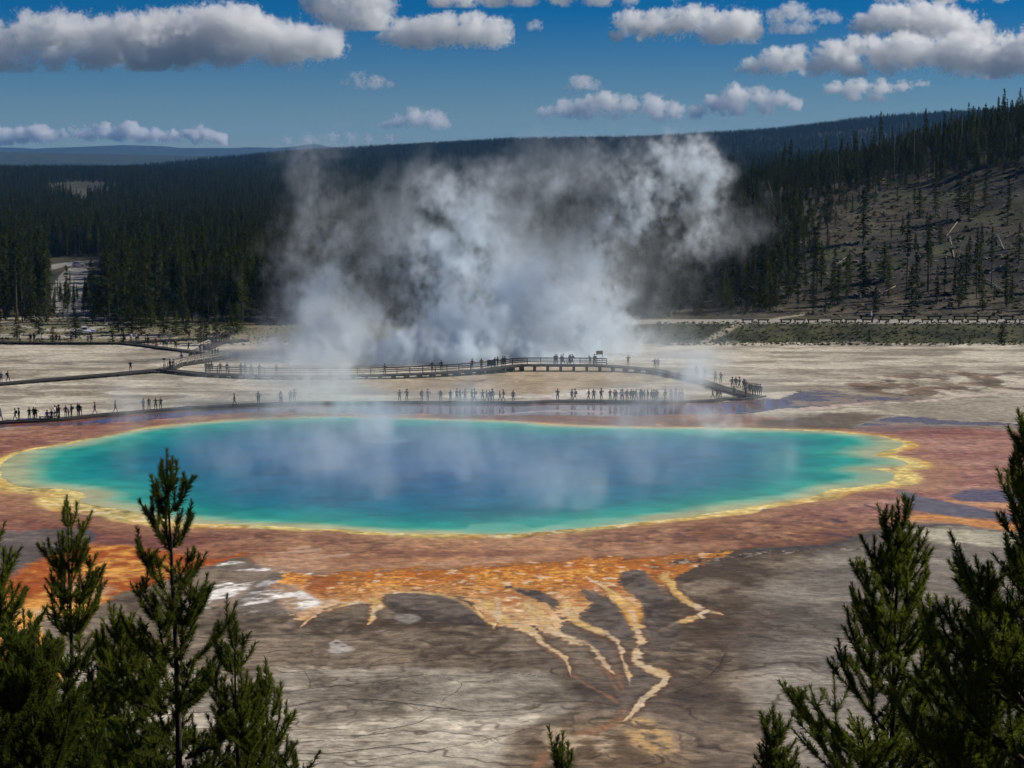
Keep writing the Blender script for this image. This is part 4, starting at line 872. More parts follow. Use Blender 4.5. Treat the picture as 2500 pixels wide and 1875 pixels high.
put_people([(*cA(a,b)[:2],None,1.0,c) for a,b,c in [(155,906,1),(235,908,1),(265,908,0),(325,908,1),(410,905,0),(435,905,0),(460,905,0),(550,908,0),(680,908,0),(705,908,0),(960,905,1),(1010,898,1),(1050,897,1),(1065,897,0),(1460,878,0)]],P6,'by the left meadow','visitors by the meadow')
# ---------------------------------------------------------------- street furniture
def bench(px_,py_,label):
    z=PL[np.abs(pj(PL)-px_).argmin()]; e=empty('bench',(z[0],z[1]+.1,z[2])); tag(e,label,'bench','benches on the low boardwalk')
    MB().box((0,0,.44),(1.9,.42,.07)).build('seat',M['rail'],e)
    for s_ in(-.8,.8): MB().box((s_,0,.2),(.10,.36,.41)).build('leg',M['rail'],e)
    return e
b1=bench(cA(365,0)[0],0,'dark backless bench under the lone seated visitor'); b2=bench(cA(435,0)[0],0,'dark backless bench in front of the dense group of visitors')
p=b1.location; person(p.x+.25,p.y+.05,p.z+.0,'sit',0,'alone at the left of the low boardwalk','seated visitors')
p=b2.location; person(p.x-.3,p.y+.05,p.z,'sit',0,'beside the dense group on the low boardwalk','seated visitors')
def info_sign(px_,P,label,w=1.0,h=.6,hp=1.7,mat='signdark',off=.8,name='information_sign'):
    k=np.abs(pj(P)-px_).argmin(); p=P[k]; e=empty(name,(p[0],p[1]+off,p[2])); tag(e,label,'sign')
    MB().box((0,0,hp),(w,.06,h)).build('panel',M[mat],e); MB().box((0,.05,hp+h/2+.03),(w+.08,.10,.05)).build('frame',M['rail'],e)
    for s_ in ((-.4*w,.4*w) if w>.8 else (0,)): MB().box((s_,.06,hp/2),(.09,.07,hp)).build('post',M['rail'],e)
info_sign(cC(817,0)[0],PU,'dark sign board on a post above the railing',1.25,.62,2.25,off=.9)
info_sign(cB(1895,0)[0],PU,'broad dark information panel beside the group at the rail',1.5,1.0,1.0,off=.7)
info_sign(cA(1258,0)[0],PU,'small dark trail sign on a tall post by the ramp',.6,.25,1.8,off=1.6,name='trail_sign')
mb=MB(); X,Yv=unproj(1690/3.16+0,0+975,.2)
# barrier rails of the roadside, every log on two stubby posts
r6=[(80,135),(200,149),(375,146),(480,149),(585,151),(765,148),(875,150),(1005,152),(1130,152),(1285,155),(1465,158),(1585,160),(1700,160),(1815,161),(1965,161),(2110,165),(2215,165),(2330,167)]
log=MB().box((0,0,.62),(2.7,.28,.26)).mesh('rail',M['log']); lp=MB().box((0,0,.28),(.26,.24,.62)).mesh('post',M['log'])
def barrier(X,Yv,label,group,sx=1.0):
    e=empty('log_barrier',(X,Yv,float(terrain(X,Yv)))); tag(e,label,'barrier',group); e.scale=(sx,1,1)
    link(bpy.data.objects.new('rail',log),e)
    for s_ in(-1.0,1.0):
        o=link(bpy.data.objects.new('post',lp),e); o.location=(s_,0,0)
for i,(a,b) in enumerate(r6):
    P,Q=c6(a,b); X,_=[float(v) for v in unproj(P,Q+1,2.6+.5)]; Yv=431-.012*i
    X=(P-1250)/F*(Yv*CT+(H-3)*ST)
    barrier(X,Yv,f'dark log barrier on the near edge of the road, {ordw(i+1)} from the steam','log barriers along the near road edge')
for i,(a,b) in enumerate([(1000,128),(1150,130),(1320,131),(1520,134),(1720,135),(1900,138),(2080,139)]):
    P,Q=c6(a,b); Yv=441; X=(P-1250)/F*(Yv*CT+(H-3)*ST)
    barrier(X,Yv,f'low dark log on the far edge of the road, {ordw(i+1)} from the left','logs along the far road edge',1.3)
for i,(a,b) in enumerate([(760,640),(800,642),(900,655),(960,660),(1040,662),(1085,664),(1130,668),(1170,672)]):
    P,Q=cA(a,b); X,Yv=[float(v) for v in unproj(P,Q,1.4)]
    barrier(X,Yv,f'dark log barrier beyond the left meadow, {ordw(i+1)} from the left','log barriers beyond the left meadow')
mb=MB(); mb.bar((0,0,0),(0,0,.9),.5,.4,8); mb.bar((0,0,.9),(0,0,1.6),.42,.06,8); mk=mb.build('marker_post',M['signwhite']); X=(2125-1250)/F*(446); mk.location=(X,444,float(terrain(X,444))); tag(mk,'small white pointed marker standing at the foot of the slope','marker')
# ---------------------------------------------------------------- cars
def car(x_,y_,z_,rz,label,kind='suv'):
    e=empty('parked_car',(x_,y_,z_),rz); tag(e,label,'car')
    prof=[(-2.3,.35),(-2.3,.95),(-2.15,1.05),(-1.9,1.62),(-1.2,1.74),(.35,1.72),(1.05,1.12),(2.05,.98),(2.28,.75),(2.3,.35)]
    if kind=='pickup': prof=[(-2.6,.5),(-2.6,1.15),(-.75,1.15),(-.6,1.8),(.55,1.8),(1.15,1.2),(2.35,1.1),(2.5,.8),(2.5,.45)]
    bm=bmesh.new(); ws=.9; L_=[[],[]]
    for q,s_ in enumerate((-1,1)):
        for a,b in prof: L_[q].append(bm.verts.new((a,s_*(ws if b<1.2 else ws-.16),b)))
    n=len(prof); bm.faces.new(L_[0]); bm.faces.new(L_[1][::-1])
    for i in range(n): bm.faces.new((L_[0][i],L_[1][i],L_[1][(i+1)%n],L_[0][(i+1)%n]))
    bmesh.ops.recalc_face_normals(bm,faces=bm.faces); bmesh.ops.bevel(bm,geom=bm.edges[:],offset=.06,segments=2,affect='EDGES'); me=bpy.data.meshes.new('body'); bm.to_mesh(me); bm.free(); me.materials.append(M['carwhite'])
    link(bpy.data.objects.new('body',me),e)
    for s_ in(-1,1):
        for a0_,a1_ in (((-1.75,-.75),(-.65,.35)) if kind=='suv' else ((-.5,.5),)):
            MB().box(((a0_+a1_)/2,s_*.80,1.38),(a1_-a0_,.12,.36)).build('side_window',M['glass'],e)
        for a in(-1.45,1.45):
            w_=MB().bar((a,s_*.72,.36),(a,s_*.94,.36),.72,.72,18).build('wheel',M['tyre'],e); MB().bar((a,s_*.93,.36),(a,s_*.955,.36),.42,.42,12).build('rim',M['hub'],w_)
        MB().box((2.27 if kind=='suv' else 2.47,s_*.62,.78),(.08,.35,.15)).build('headlight',M['hub'],e); MB().box((-2.3 if kind=='suv' else -2.6,s_*.72,.9),(.06,.22,.25)).build('tail_light',M['lamp'],e)
    MB().box((.74 if kind=='suv' else .9,0,1.44),(.08,1.35,.55),0,0).build('windscreen',M['glass'],e)
X,Yv=[float(v) for v in unproj(192,653,1.0)]; car(X,Yv,float(terrain(X,Yv)),.12,'white car driving on the valley road among the trees')
X,Yv=[float(v) for v in unproj(206,812,1.0)]; car(X,Yv,float(terrain(X,Yv)),.25,'white pickup parked on the meadow behind the short pines','pickup')
print('things',time.time()-T0)

# ---------------------------------------------------------------- foreground lodgepole pines
def unit(v): return v/np.maximum(np.linalg.norm(v,axis=-1,keepdims=True),1e-9)
def pine(px_,pytop,D,label,lean=(0,0),spread=.36,base_drop=None,seed=0,fill=1.0,maxL=1.3,vis=2.6,gap=.0,arm=None):
    r=np.random.default_rng(seed); X,_,Zt=at(px_,pytop,D); zb=float(terrain(X,D)); Hh=Zt-zb
    shoots=[] # (points (k,3), radius0)
    nseg=int(Hh/.12); tz=np.linspace(0,Hh,nseg)
    wob=np.cumsum(r.normal(0,.0035,(nseg,2)),0); wob-=wob[-1]
    TR=np.stack([wob[:,0]+lean[0]*(tz-Hh),wob[:,1]+lean[1]*(tz-Hh),tz],-1)
    def tp(z): return np.array([np.interp(z,tz,TR[:,k]) for k in range(3)])
    wood=[]; need=[]
    wood.append((TR,lambda t:.004+.012*(1-t)*Hh*.8))
    d=.30+.05*r.random()
    need.append((TR[tz>Hh-.40],.9))
    bare=Hh-vis-1.2
    while d<Hh-.3:
        z=Hh-d; detail=z>bare
        nb=r.integers(4,7) if detail else 3
        a0=r.random()*6.28
        for j in range(nb):
            a=a0+j*6.283/nb+r.normal(0,.25); L_=min(maxL,(.12+spread*d)*(.7+.55*r.random()))
            if r.random()>fill: continue
            up=math.radians(24+min(36,d*15)+r.normal(0,6)) # from vertical
            k=max(4,int(L_/.08)); t=np.linspace(0,1,k); 
            ang=up-(t**1.5)*math.radians(28+8*r.random()); ds=L_/(k-1)
            hor=np.cumsum(np.sin(ang))*ds; ver=np.cumsum(np.cos(ang))*ds
            az=a+r.normal(0,.08)+t*r.normal(0,.25)
            B=tp(z)+np.stack([hor*np.cos(az),hor*np.sin(az),ver],-1)
            wood.append((B,lambda tt,L_=L_:.004+.011*L_*(1-tt)))
            s0=max(0,int(k*(1-min(1,.75/L_)))); need.append((B[s0:],1.0 if detail else .35))
            # side shoots
            if L_>.22:
                p=.18*L_
                while p<L_-.06:
                    i=min(k-2,int(p/L_*(k-1))); rem=L_-p
                    for sd_ in (-1,1):
                        if r.random()<.2: continue
                        sl_=min(.55,(.10+rem*.55)*(.6+.6*r.random())); f=unit(B[i+1]-B[i]); side=unit(np.cross(f,[0,0,1]))*sd_
                        q=max(4,int(sl_/.07)); tt=np.linspace(0,1,q)[:,None]
                        dr=unit(f*.75+side*.75+np.array([0,0,.25])+r.normal(0,.15,3)); Pn=B[i]+dr*sl_*tt+np.array([0,0,1])*(tt**2)*sl_*.30
                        wood.append((Pn,lambda tt2,s=sl_:.003+.006*s*(1-tt2))); need.append((Pn,1.0 if detail else .3))
                        if sl_>.26 and detail:
                            for s3 in (-1,1):
                                i3=q//2; f3=unit(Pn[i3+1]-Pn[i3]); sd3=unit(np.cross(f3,[0,0,1]))*s3; l3=sl_*.45
                                P3_=Pn[i3]+unit(f3*.8+sd3*.6+np.array([0,0,.3]))*l3*np.linspace(0,1,4)[:,None]; need.append((P3_,1.0))
                    p+=.11+.05*r.random()
        d+=(.20+.06*r.random())*(1+.25*min(3,d)) if detail else .55
    # wood tubes
    Vw=[];Fw=[];off=0
    for P_,rf in wood:
        n=len(P_); sd5=5; t=np.linspace(0,1,n); T_=unit(np.gradient(P_,axis=0)); ref=np.array([.3,.9,.1]); U=unit(np.cross(T_,ref)); W_=np.cross(T_,U)
        rr_=np.array([rf(q) for q in t]); an=np.arange(sd5)*6.283/sd5
        ring=P_[:,None,:]+rr_[:,None,None]*(U[:,None,:]*np.cos(an)[None,:,None]+W_[:,None,:]*np.sin(an)[None,:,None]); Vw.append(ring.reshape(-1,3))
        i=np.arange(n-1)[:,None]*sd5+off; j=np.arange(sd5)[None,:]; j2=(j+1)%sd5
        Fw.append(np.stack([i+j,i+j2,i+sd5+j2,i+sd5+j],-1).reshape(-1,4)); off+=n*sd5
    # needles
    Vn=[]
    for P_,dn in need:
        if len(P_)<2: continue
        seg=np.linalg.norm(np.diff(P_,axis=0),axis=1); Ls=seg.sum(); n=int(Ls*NEED*dn)+4
        t=r.random(n)*(len(P_)-1); i=t.astype(int); f=(t-i)[:,None]; c=P_[i]*(1-f)+P_[np.minimum(i+1,len(P_)-1)]*f
        T_=unit(P_[np.minimum(i+1,len(P_)-1)]-P_[i]); rv=r.normal(size=(n,3)); rv-=T_*(rv*T_).sum(1)[:,None]; rv=unit(rv)
        tipf=(t/(len(P_)-1))[:,None]
        dr=unit(T_*(.55+.55*tipf**3)+rv*(.75-.25*tipf**4)+r.normal(0,.12,(n,3))); ln=(.042+.022*r.random((n,1)))*(1-.25*tipf**6)/ (1 if dn>.5 else .8)
        wv=unit(np.cross(dr,r.normal(size=(n,3))))*(.0034 if dn>.5 else .006)
        Vn.append(np.stack([c-wv,c+wv,c+dr*ln],1).reshape(-1,3))
    Vn=np.concatenate(Vn)
    e=empty('pine_tree',(X,D,zb)); tag(e,label,'tree','pines close to the viewer')
    npmesh('trunk',np.concatenate(Vw),np.concatenate(Fw),M['bark'],e,smooth=True)
    npmesh('crown',Vn,np.arange(len(Vn)).reshape(-1,3),M['needle'],e)
    return len(Vn)//3
NEED=700
nt_=0
nt_+=pine(163,1212,17.0,'near pine left of the tallest one, with a thin pointed tip',seed=3,spread=.23,maxL=.95,vis=2.9)
nt_+=pine(407,1098,15.0,'tallest near pine at the left, its tip reaching over the blue water',seed=5,spread=.235,maxL=.95,vis=3.0,lean=(-.01,0))
nt_+=pine(-22,1290,13.5,'near pine cut by the left edge of the picture',seed=8,spread=.36,maxL=1.0,vis=2.2)
nt_+=pine(70,1560,12.5,'bushy near pine filling the bottom left corner',seed=9,spread=.55,maxL=.9,vis=1.4)
nt_+=pine(572,1498,14.2,'short near pine right of the tallest left one',seed=12,spread=.24,maxL=.7,vis=1.9,fill=.85)
nt_+=pine(648,1608,14.6,'lowest slim near pine at the right of the left group',seed=14,spread=.22,maxL=.6,vis=1.5,fill=.8)
nt_+=pine(300,1500,16.5,'bushy near pine hidden low between the two tall left ones',seed=15,spread=.45,maxL=.9,vis=1.8)
nt_+=pine(722,1842,14.8,'tiny pine tip at the bottom edge right of the left group',seed=16,spread=.25,maxL=.6,vis=.6)
nt_+=pine(2193,1222,15.0,'broad near pine with a bare trunk showing, right of centre',seed=21,spread=.37,maxL=1.15,vis=3.0,fill=.9)
nt_+=pine(2572,985,12.0,'large near pine leaning in from the right edge',seed=23,spread=.40,maxL=1.3,vis=3.2,lean=(.0,0))
nt_+=pine(1888,1735,14.0,'short near pine at the lower left of the broad one',seed=25,spread=.20,maxL=.5,vis=.9)
nt_+=pine(2420,1560,13.2,'bushy near pine in front of the large right one',seed=27,spread=.42,maxL=.9,vis=1.8)
nt_+=pine(1375,1790,13.5,'lone pine tip at the bottom centre of the picture',seed=29,spread=.22,maxL=.4,vis=.7)
print('needles',nt_,time.time()-T0)
# ================================================================ STEAM, CLOUDS, HAZE
def fft3(shape,beta,seed,asp=(1,1,1),k0=1.2):
    r=np.random.default_rng(seed); f=np.fft.rfftn(r.standard_normal(shape,dtype=f32)); m=max(shape)
    kx=np.fft.fftfreq(shape[0])[:,None,None]*m*asp[0]; ky=np.fft.fftfreq(shape[1])[None,:,None]*m*asp[1]; kz=np.fft.rfftfreq(shape[2])[None,None,:]*m*asp[2]
    k=kx*kx+ky*ky+kz*kz+k0; f=f*k**(-beta/4); f[0,0,0]=0; n=np.fft.irfftn(f,s=shape,axes=(0,1,2)).astype(f32); return n/n.std()
def volmat(name,col,g,dens=1.0):
    m=bpy.data.materials.new(name); m.use_nodes=True; nt=m.node_tree; nt.nodes.clear(); pv=nt.nodes.new('ShaderNodeVolumePrincipled'); out=nt.nodes.new('ShaderNodeOutputMaterial'); nt.links.new(pv.outputs[0],out.inputs['Volume'])
    pv.inputs['Density'].default_value=dens; pv.inputs['Color'].default_value=(*col,1); pv.inputs['Anisotropy'].default_value=g; return m
def volume_object(name,dens,lo,vox,mat,label,cat):
    """a density grid held as point values on the object and turned into a volume by its modifier"""
    nx,ny,nz=dens.shape
    me=bpy.data.meshes.new(name); me.vertices.add(nx*ny*nz)
    a=me.attributes.new('dens','FLOAT','POINT'); a.data.foreach_set('value',np.ascontiguousarray(dens.transpose(2,1,0),f32).ravel())
    o=link(bpy.data.objects.new(name,me)); o.location=lo
    ng=bpy.data.node_groups.new(name,'GeometryNodeTree'); ng.interface.new_socket('Geometry',in_out='INPUT',socket_type='NodeSocketGeometry'); ng.interface.new_socket('Geometry',in_out='OUTPUT',socket_type='NodeSocketGeometry')
    N=ng.nodes; L=ng.links; gi=N.new('NodeGroupInput'); go_=N.new('NodeGroupOutput'); vc=N.new('GeometryNodeVolumeCube')
    vc.inputs['Min'].default_value=(0,0,0); vc.inputs['Max'].default_value=[vox[i]*dens.shape[i] for i in range(3)]
    for i,k in enumerate('XYZ'): vc.inputs['Resolution '+k].default_value=dens.shape[i]
    pos=N.new('GeometryNodeInputPosition'); sep=N.new('ShaderNodeSeparateXYZ'); L.new(pos.outputs[0],sep.inputs[0])
    def mth(op,a,b):
        n=N.new('ShaderNodeMath'); n.operation=op
        for i,v in enumerate((a,b)):
            if isinstance(v,(int,float)): n.inputs[i].default_value=v
            else: L.new(v,n.inputs[i])
        return n.outputs[0]
    def im(op,a,b):
        n=N.new('FunctionNodeIntegerMath'); n.operation=op
        for i,v in enumerate((a,b)):
            if isinstance(v,int): n.inputs[i].default_value=v
            else: L.new(v,n.inputs[i])
        return n.outputs[0]
    fi=[]
    for i in range(3):
        v=mth('MINIMUM',mth('MAXIMUM',mth('DIVIDE',sep.outputs[i],vox[i]*dens.shape[i]/(dens.shape[i]-1)),0.0),float(dens.shape[i]-1))
        n=N.new('FunctionNodeFloatToInt'); n.rounding_mode='ROUND'; L.new(v,n.inputs[0]); fi.append(n.outputs[0])
    idx=im('ADD',fi[0],im('MULTIPLY',im('ADD',fi[1],im('MULTIPLY',fi[2],ny)),nx))
    si=N.new('GeometryNodeSampleIndex'); si.data_type='FLOAT'; si.domain='POINT'; nn_=N.new('GeometryNodeInputNamedAttribute'); nn_.data_type='FLOAT'; nn_.inputs['Name'].default_value='dens'
    L.new(gi.outputs[0],si.inputs['Geometry']); L.new(nn_.outputs['Attribute'],si.inputs['Value']); L.new(idx,si.inputs['Index']); L.new(si.outputs[0],vc.inputs['Density'])
    sm=N.new('GeometryNodeSetMaterial'); sm.inputs['Material'].default_value=mat; L.new(vc.outputs[0],sm.inputs[0]); L.new(sm.outputs[0],go_.inputs[0])
    o.modifiers.new('grid','NODES').node_group=ng; me.materials.append(mat)
    return tag(o,label,cat,kind='stuff')
SM=volmat('steam',(.87,.94,1),.35)
# --- the big plume out of the crater behind the raised boardwalk
lo=np.array([-64.,360.,0.]); vx=(.42,.85,.42); sh=(310,86,132)
gx_=(lo[0]+vx[0]*(np.arange(sh[0])+.5)).astype(f32)[:,None,None]; gy_=(lo[1]+vx[1]*(np.arange(sh[1])+.5)).astype(f32)[None,:,None]; gz_=(lo[2]+vx[2]*(np.arange(sh[2])+.5)).astype(f32)[None,None,:]
asp=(1,.5,1.2); w1=fft3(sh,3.7,1,asp,30); w2=fft3(sh,3.7,2,asp,30); n1=fft3(sh,3.45,3,asp,14); n2=fft3(sh,3.6,4,asp,8)
Xw=gx_+w1*1.9+0*gy_; Zw=gz_+w2*1.9; Yw=gy_+w1*1.5; n1=n1[...] ; n1=.7*n1+.45*n2+.22*(1-2*np.abs(fft3(sh,3.6,6,asp,30)))
BL=[(1150,810,120,80,1.0),(1135,720,75,90,1.5),(1125,630,65,80,1.2),(1110,540,75,70,.85),(1090,470,95,45,.65),(1180,430,90,35,.5),(1075,670,70,80,.8),(1230,790,110,80,.9),(1310,700,80,90,.6),(1250,600,55,80,.35),(1300,520,70,70,.4),(1350,450,80,55,.45),(1400,640,70,90,.5),(1400,770,90,80,.9),(1480,790,70,90,1.2),(1500,700,60,80,1.1),(1500,600,80,60,.9),(1560,530,75,60,.95),(1490,470,80,50,.6),(1610,450,80,60,1.0),(1660,375,85,42,1.2),(1725,395,55,50,1.2),(1590,365,60,30,.6),(1745,450,36,36,.8),(1470,400,60,40,.5),(1700,570,48,50,.8),(1640,620,60,60,.7),(1720,510,35,50,.7),(1820,545,55,40,.28),(1790,590,55,35,.28),(1870,520,35,35,.16),
(800,790,95,90,.6),(755,700,60,80,.52),(768,600,60,80,.48),(780,500,60,70,.46),(750,420,65,60,.40),(860,560,60,60,.3),(900,860,150,40,.9),(700,520,36,80,.16),(690,640,40,80,.2),(1060,878,330,34,1.6),(1360,878,180,34,1.8),(740,880,140,34,.7),(1150,720,55,70,.8),(850,680,60,70,.28),(900,590,80,60,.2),(970,520,60,50,.2),(1000,610,60,80,.5),(900,800,100,70,.55),(1000,760,90,80,.8),(1020,855,260,35,.8),(1300,865,200,28,.9),(800,380,60,40,.10),(690,760,45,80,.22),(1490,860,70,35,1.0),(1000,420,60,50,.12),(1800,770,90,28,.16),(1600,720,70,80,.28),(640,850,90,30,.25),(1330,360,90,35,.12)]
D_=np.zeros(sh,f32)
for i,(a,b,ra,rb,k) in enumerate(BL):
    yc=386+((i*37)%17-8)*.9+max(0,(640-b))*.03-(13 if b>870 else 0); X,_,Z=at(a,b,yc); sxr=ra/F*yc*.72; szr=rb/F*yc*.72; syr=min(13,.5*(sxr+szr)+2)
    ex=((Xw-X)/sxr)**2; ex+=((Yw-yc)/syr)**2; ex+=((Zw-Z)/szr)**2; D_+=k*np.exp(-.5*ex)
thick=sst(.35,1.1,D_); q=D_*np.clip(.62+1.05*n1,0,3.2)-.02-.12*thick*np.clip(-n1,0,2); D_=np.clip(q,0,None)*(.8+1.6*thick)*.078
D_[:, :2]=0; D_[:, -2:]=0; D_[:2]=0; D_[-2:]=0; D_[:,:,-2:]=0
volume_object('steam',D_,tuple(lo),vx,SM,'tall billowing white steam plume rising behind the raised boardwalk','steam')
# --- thin steam over the spring itself
lo=np.array([-72.,195.,.05]); vx=(.62,1.1,.5); sh=(232,130,64)
gx_=(lo[0]+vx[0]*(np.arange(sh[0])+.5)).astype(f32)[:,None,None]; gy_=(lo[1]+vx[1]*(np.arange(sh[1])+.5)).astype(f32)[None,:,None]; gz_=(lo[2]+vx[2]*(np.arange(sh[2])+.5)).astype(f32)[None,None,:]
asp=(1,.56,2.3); n1=fft3(sh,3.2,11,asp,30); w1=fft3(sh,3.6,12,asp,12); n2=fft3(sh,3.8,13,(1,.56,2.5))
Xw=gx_+w1*1.6; P_,_=proj(gx_,gy_,0*gx_)
mist=np.exp(-((Xw+6)/36)**4-((gy_-245)/40)**4)*np.exp(-gz_/(2.6+1.8*np.clip(n2,-.6,2)))*np.clip(-.05+.9*n2+1.0*n1,0,3)
D_=mist*.005+.004*np.exp(-((Xw)/48)**4-((gy_-250)/45)**4)*np.exp(-gz_/3.0)
def column(D_,pts,k,sig,top=(33,20)):
    zs=[];xs_=[];ys_=[]
    for a,b,yc in pts:
        X,_,Z=at(a,b,yc); zs.append(Z); xs_.append(X); ys_.append(yc)
    o=np.argsort(zs); zz_=gz_[0,0]; xc=np.interp(zz_,np.array(zs)[o],np.array(xs_)[o])[None,None,:]; yc=np.interp(zz_,np.array(zs)[o],np.array(ys_)[o])[None,None,:]
    ww=(sig*(1+.035*zz_))[None,None,:]
    return D_+k*np.exp(-.5*(((Xw+w1*.8-xc)/ww)**2+((gy_-yc)/(ww*1.6))**2))*np.clip(.9+.75*n1,0,3)*sst(top[0],top[1],gz_)
rw=random.Random(5)
for q_ in range(120):
    a=rw.gauss(1080,400); b=rw.uniform(1000,1260); a=min(max(a,330),1900)
    b=min(b,1285-abs(a-1100)*.10); X0,Y0=[float(v) for v in unproj(a,b)]; hh=rw.uniform(3.5,11); sg=rw.uniform(.6,1.9); dx=rw.uniform(-.35,.15)*hh; k_=rw.uniform(.013,.046)
    zz_=gz_[0,0]; xc=(X0+dx*(zz_/hh)**1.3)[None,None,:]; ww=(sg*(.8+.7*zz_/hh))[None,None,:]
    j0=max(0,int((Y0-5*sg-lo[1])/vx[1])); j1=min(sh[1],int((Y0+5*sg-lo[1])/vx[1])+2)
    D_[:,j0:j1]+=k_*np.exp(-.5*(((gx_+w1[:,j0:j1]*.9-xc)/ww)**2+((gy_[:,j0:j1]-Y0)/(ww*1.3))**2))*np.clip(.8+.8*n1[:,j0:j1],0,3)*(sst(hh*1.1,hh*.3,gz_))
D_=column(D_,[(915,1130,250),(870,1050,268),(850,960,285),(835,880,300),(815,790,310)],.22,2.3,(20,3))
D_=column(D_,[(1740,1090,262),(1735,1000,285),(1700,930,300),(1690,880,305)],.20,2.2,(11,3))
D_=column(D_,[(1300,1240,205),(1280,1180,215),(1180,1120,225),(1150,1000,235)],.03,1.9,(16,7))
D_=column(D_,[(1590,990,300),(1560,940,305),(1570,900,308)],.030,3.6,(14,7))
D_=column(D_,[(760,1060,278),(735,970,300),(720,930,305)],.07,4.5,(12,4))
D_=column(D_,[(700,1090,270),(640,1000,300),(620,960,305)],.016,4.0,(11,5))
D_=column(D_,[(1450,1010,295),(1440,960,300)],.008,5.0)
D_=np.clip(D_,0,None); D_[:,:2]=0; D_[:,-2:]=0; D_[:2]=0; D_[-2:]=0
volume_object('steam',D_,tuple(lo),vx,volmat('thin_steam',(.87,.95,1),.35),'thin wisps of steam drifting up from the blue hot spring','steam')
print('steam',time.time()-T0)
# --- fair-weather cumulus
CM=volmat('cloud_vapour',(1,1,1),.45)
def cloud(D,base,puffs,label,seed,vox=7.,dens=.023,flat=.95,soft=1.0):
    rq=random.Random(seed); base_=list(puffs)
    for a,b,r_ in base_:
        for _ in range(7):
            t_=rq.uniform(-.1,1.1)*math.pi; puffs=puffs+[(a+r_*1.15*math.cos(t_),b-r_*.85*math.sin(t_),r_*rq.uniform(.28,.5))]
    k=D/F; P=np.array(puffs,float); P[:,2]*=1.04; cxp,czp,rr_=(P[:,0]-1250)*k,(400-P[:,1])*k+H,P[:,2]*k
    x0,x1=(cxp-rr_*1.45).min(),(cxp+rr_*1.45).max(); zb=(400-base)*k+H; z0,z1=zb-rr_.mean()*.25,(czp+rr_*flat*1.5).max(); yr=rr_.max()*2.1
    sc=D/12000*vox; sh=(int((x1-x0)/sc)+1,int(2*yr/(sc*1.6))+1,int((z1-z0)/sc)+1)
    X=(x0+sc*np.arange(sh[0])).astype(f32)[:,None,None]; Y_=(-yr+sc*1.6*np.arange(sh[1])).astype(f32)[None,:,None]; Z=(z0+sc*np.arange(sh[2])).astype(f32)[None,None,:]
    f=np.full(sh,-9,f32); wn_=fft3(sh,3.4,seed,(1,.7,1)); wq=fft3(sh,3.4,seed+50,(1,.7,1)); rm_=rr_.mean()
    Xq=X+wn_*rm_*.16; Zq=Z+wq*rm_*.12
    for a,b,r_ in zip(cxp,czp,rr_):
        yo=((a*7.13)%1-.5)*r_*.4+((b-zb)/max(1,z1-zb)-.45)*yr*.75
        ya=np.abs(Xq[:,0,0]*0)
        d=1.25-np.sqrt(((Xq-a)/(r_*1.3))**2+((Y_-yo)/(r_*1.05))**2+((Zq-b)/(r_*flat))**2); np.maximum(f,d,out=f)
    n=fft3(sh,2.9,seed+100,(1,.7,1)); n2=fft3(sh,3.2,seed+150,(1,.7,1),12); n4=fft3(sh,2.6,seed+200,(1,.7,.9),80); f=f+n*.21*soft-np.abs(n2)*.30+.14-np.abs(n4)*.13
    bz=np.clip((Z-zb)/(rm_*.25)+.5+wn_*.25,0,1)
    d=sst(.08,.42*soft,f)*bz*dens*12000/D
    d[:2]=0;d[-2:]=0;d[:,:1]=0;d[:,-1:]=0;d[:,:,:1]=0;d[:,:,-1:]=0
    volume_object('cloud',d,(x0,D-yr,z0),(sc,sc*1.6,sc),CM,label,'cloud')
cloud(12000,180,[(-50,110,60),(35,118,50),(90,92,50),(150,95,56),(205,88,46),(265,115,56),(330,96,52),(395,72,38),(400,110,52),(455,105,52),(515,80,52),(570,80,52),(620,100,46),(680,110,46),(740,112,44),(790,118,38),(830,130,26),(250,150,40),(150,148,40),(60,158,42),(350,150,40),(560,135,36),(0,160,44)],'long bank of cumulus cloud across the upper left sky',101)
cloud(12500,126,[(950,104,22),(985,96,30),(1040,92,34),(1095,82,34),(1150,84,36),(1200,88,34),(1232,100,18)],'oval cumulus cloud high in the middle of the sky',102)
cloud(13000,82,[(800,8,40),(850,8,44),(905,12,44),(945,22,24),(820,52,30),(870,58,36),(915,56,34),(980,62,16),(1000,76,14),(880,84,20),(930,82,20)],'soft grey cumulus at the top edge left of the middle',103,soft=1.3,dens=.018)
cloud(12000,26,[(1090,6,26),(1140,4,28),(1210,8,22),(1280,-2,28),(1360,-4,28),(1450,-8,28),(1540,-6,26),(1640,-8,22),(1740,-12,20)],'ragged cloud strip along the top edge of the sky',104,dens=.02)
cloud(12200,114,[(1540,62,30),(1585,72,36),(1635,66,34),(1690,62,34),(1740,74,38),(1790,74,36),(1822,88,20),(1500,96,14)],'plump white cumulus right of the top middle',105)
cloud(12200,90,[(1890,52,20),(1930,40,22),(1960,52,16),(2000,48,18),(2025,52,14),(1890,80,16),(1940,78,18),(1970,78,14)],'pair of small wispy clouds between two bigger ones',106,soft=1.35,dens=.014)
cloud(12600,104,[(2095,74,28),(2145,58,32),(2200,62,38),(2260,66,40),(2320,76,38),(2375,88,26),(2230,34,26),(2280,38,24)],'greyish cumulus above the big right cloud bank',107)
cloud(13000,16,[(2150,0,20),(2210,-4,22),(2290,-2,24),(2360,-2,20),(2420,2,14)],'sliver of cloud at the top right edge of the sky',108,dens=.02)
cloud(12000,196,[(1795,178,10),(1835,168,22),(1885,158,30),(1935,156,34),(1980,172,26),(2025,150,36),(2075,132,34),(2135,140,44),(2205,134,42),(2275,138,44),(2345,134,42),(2405,144,38),(2465,136,44),(2540,132,52),(2050,172,30),(2150,170,26)],'big cumulus bank over the wooded hill at upper right',109)
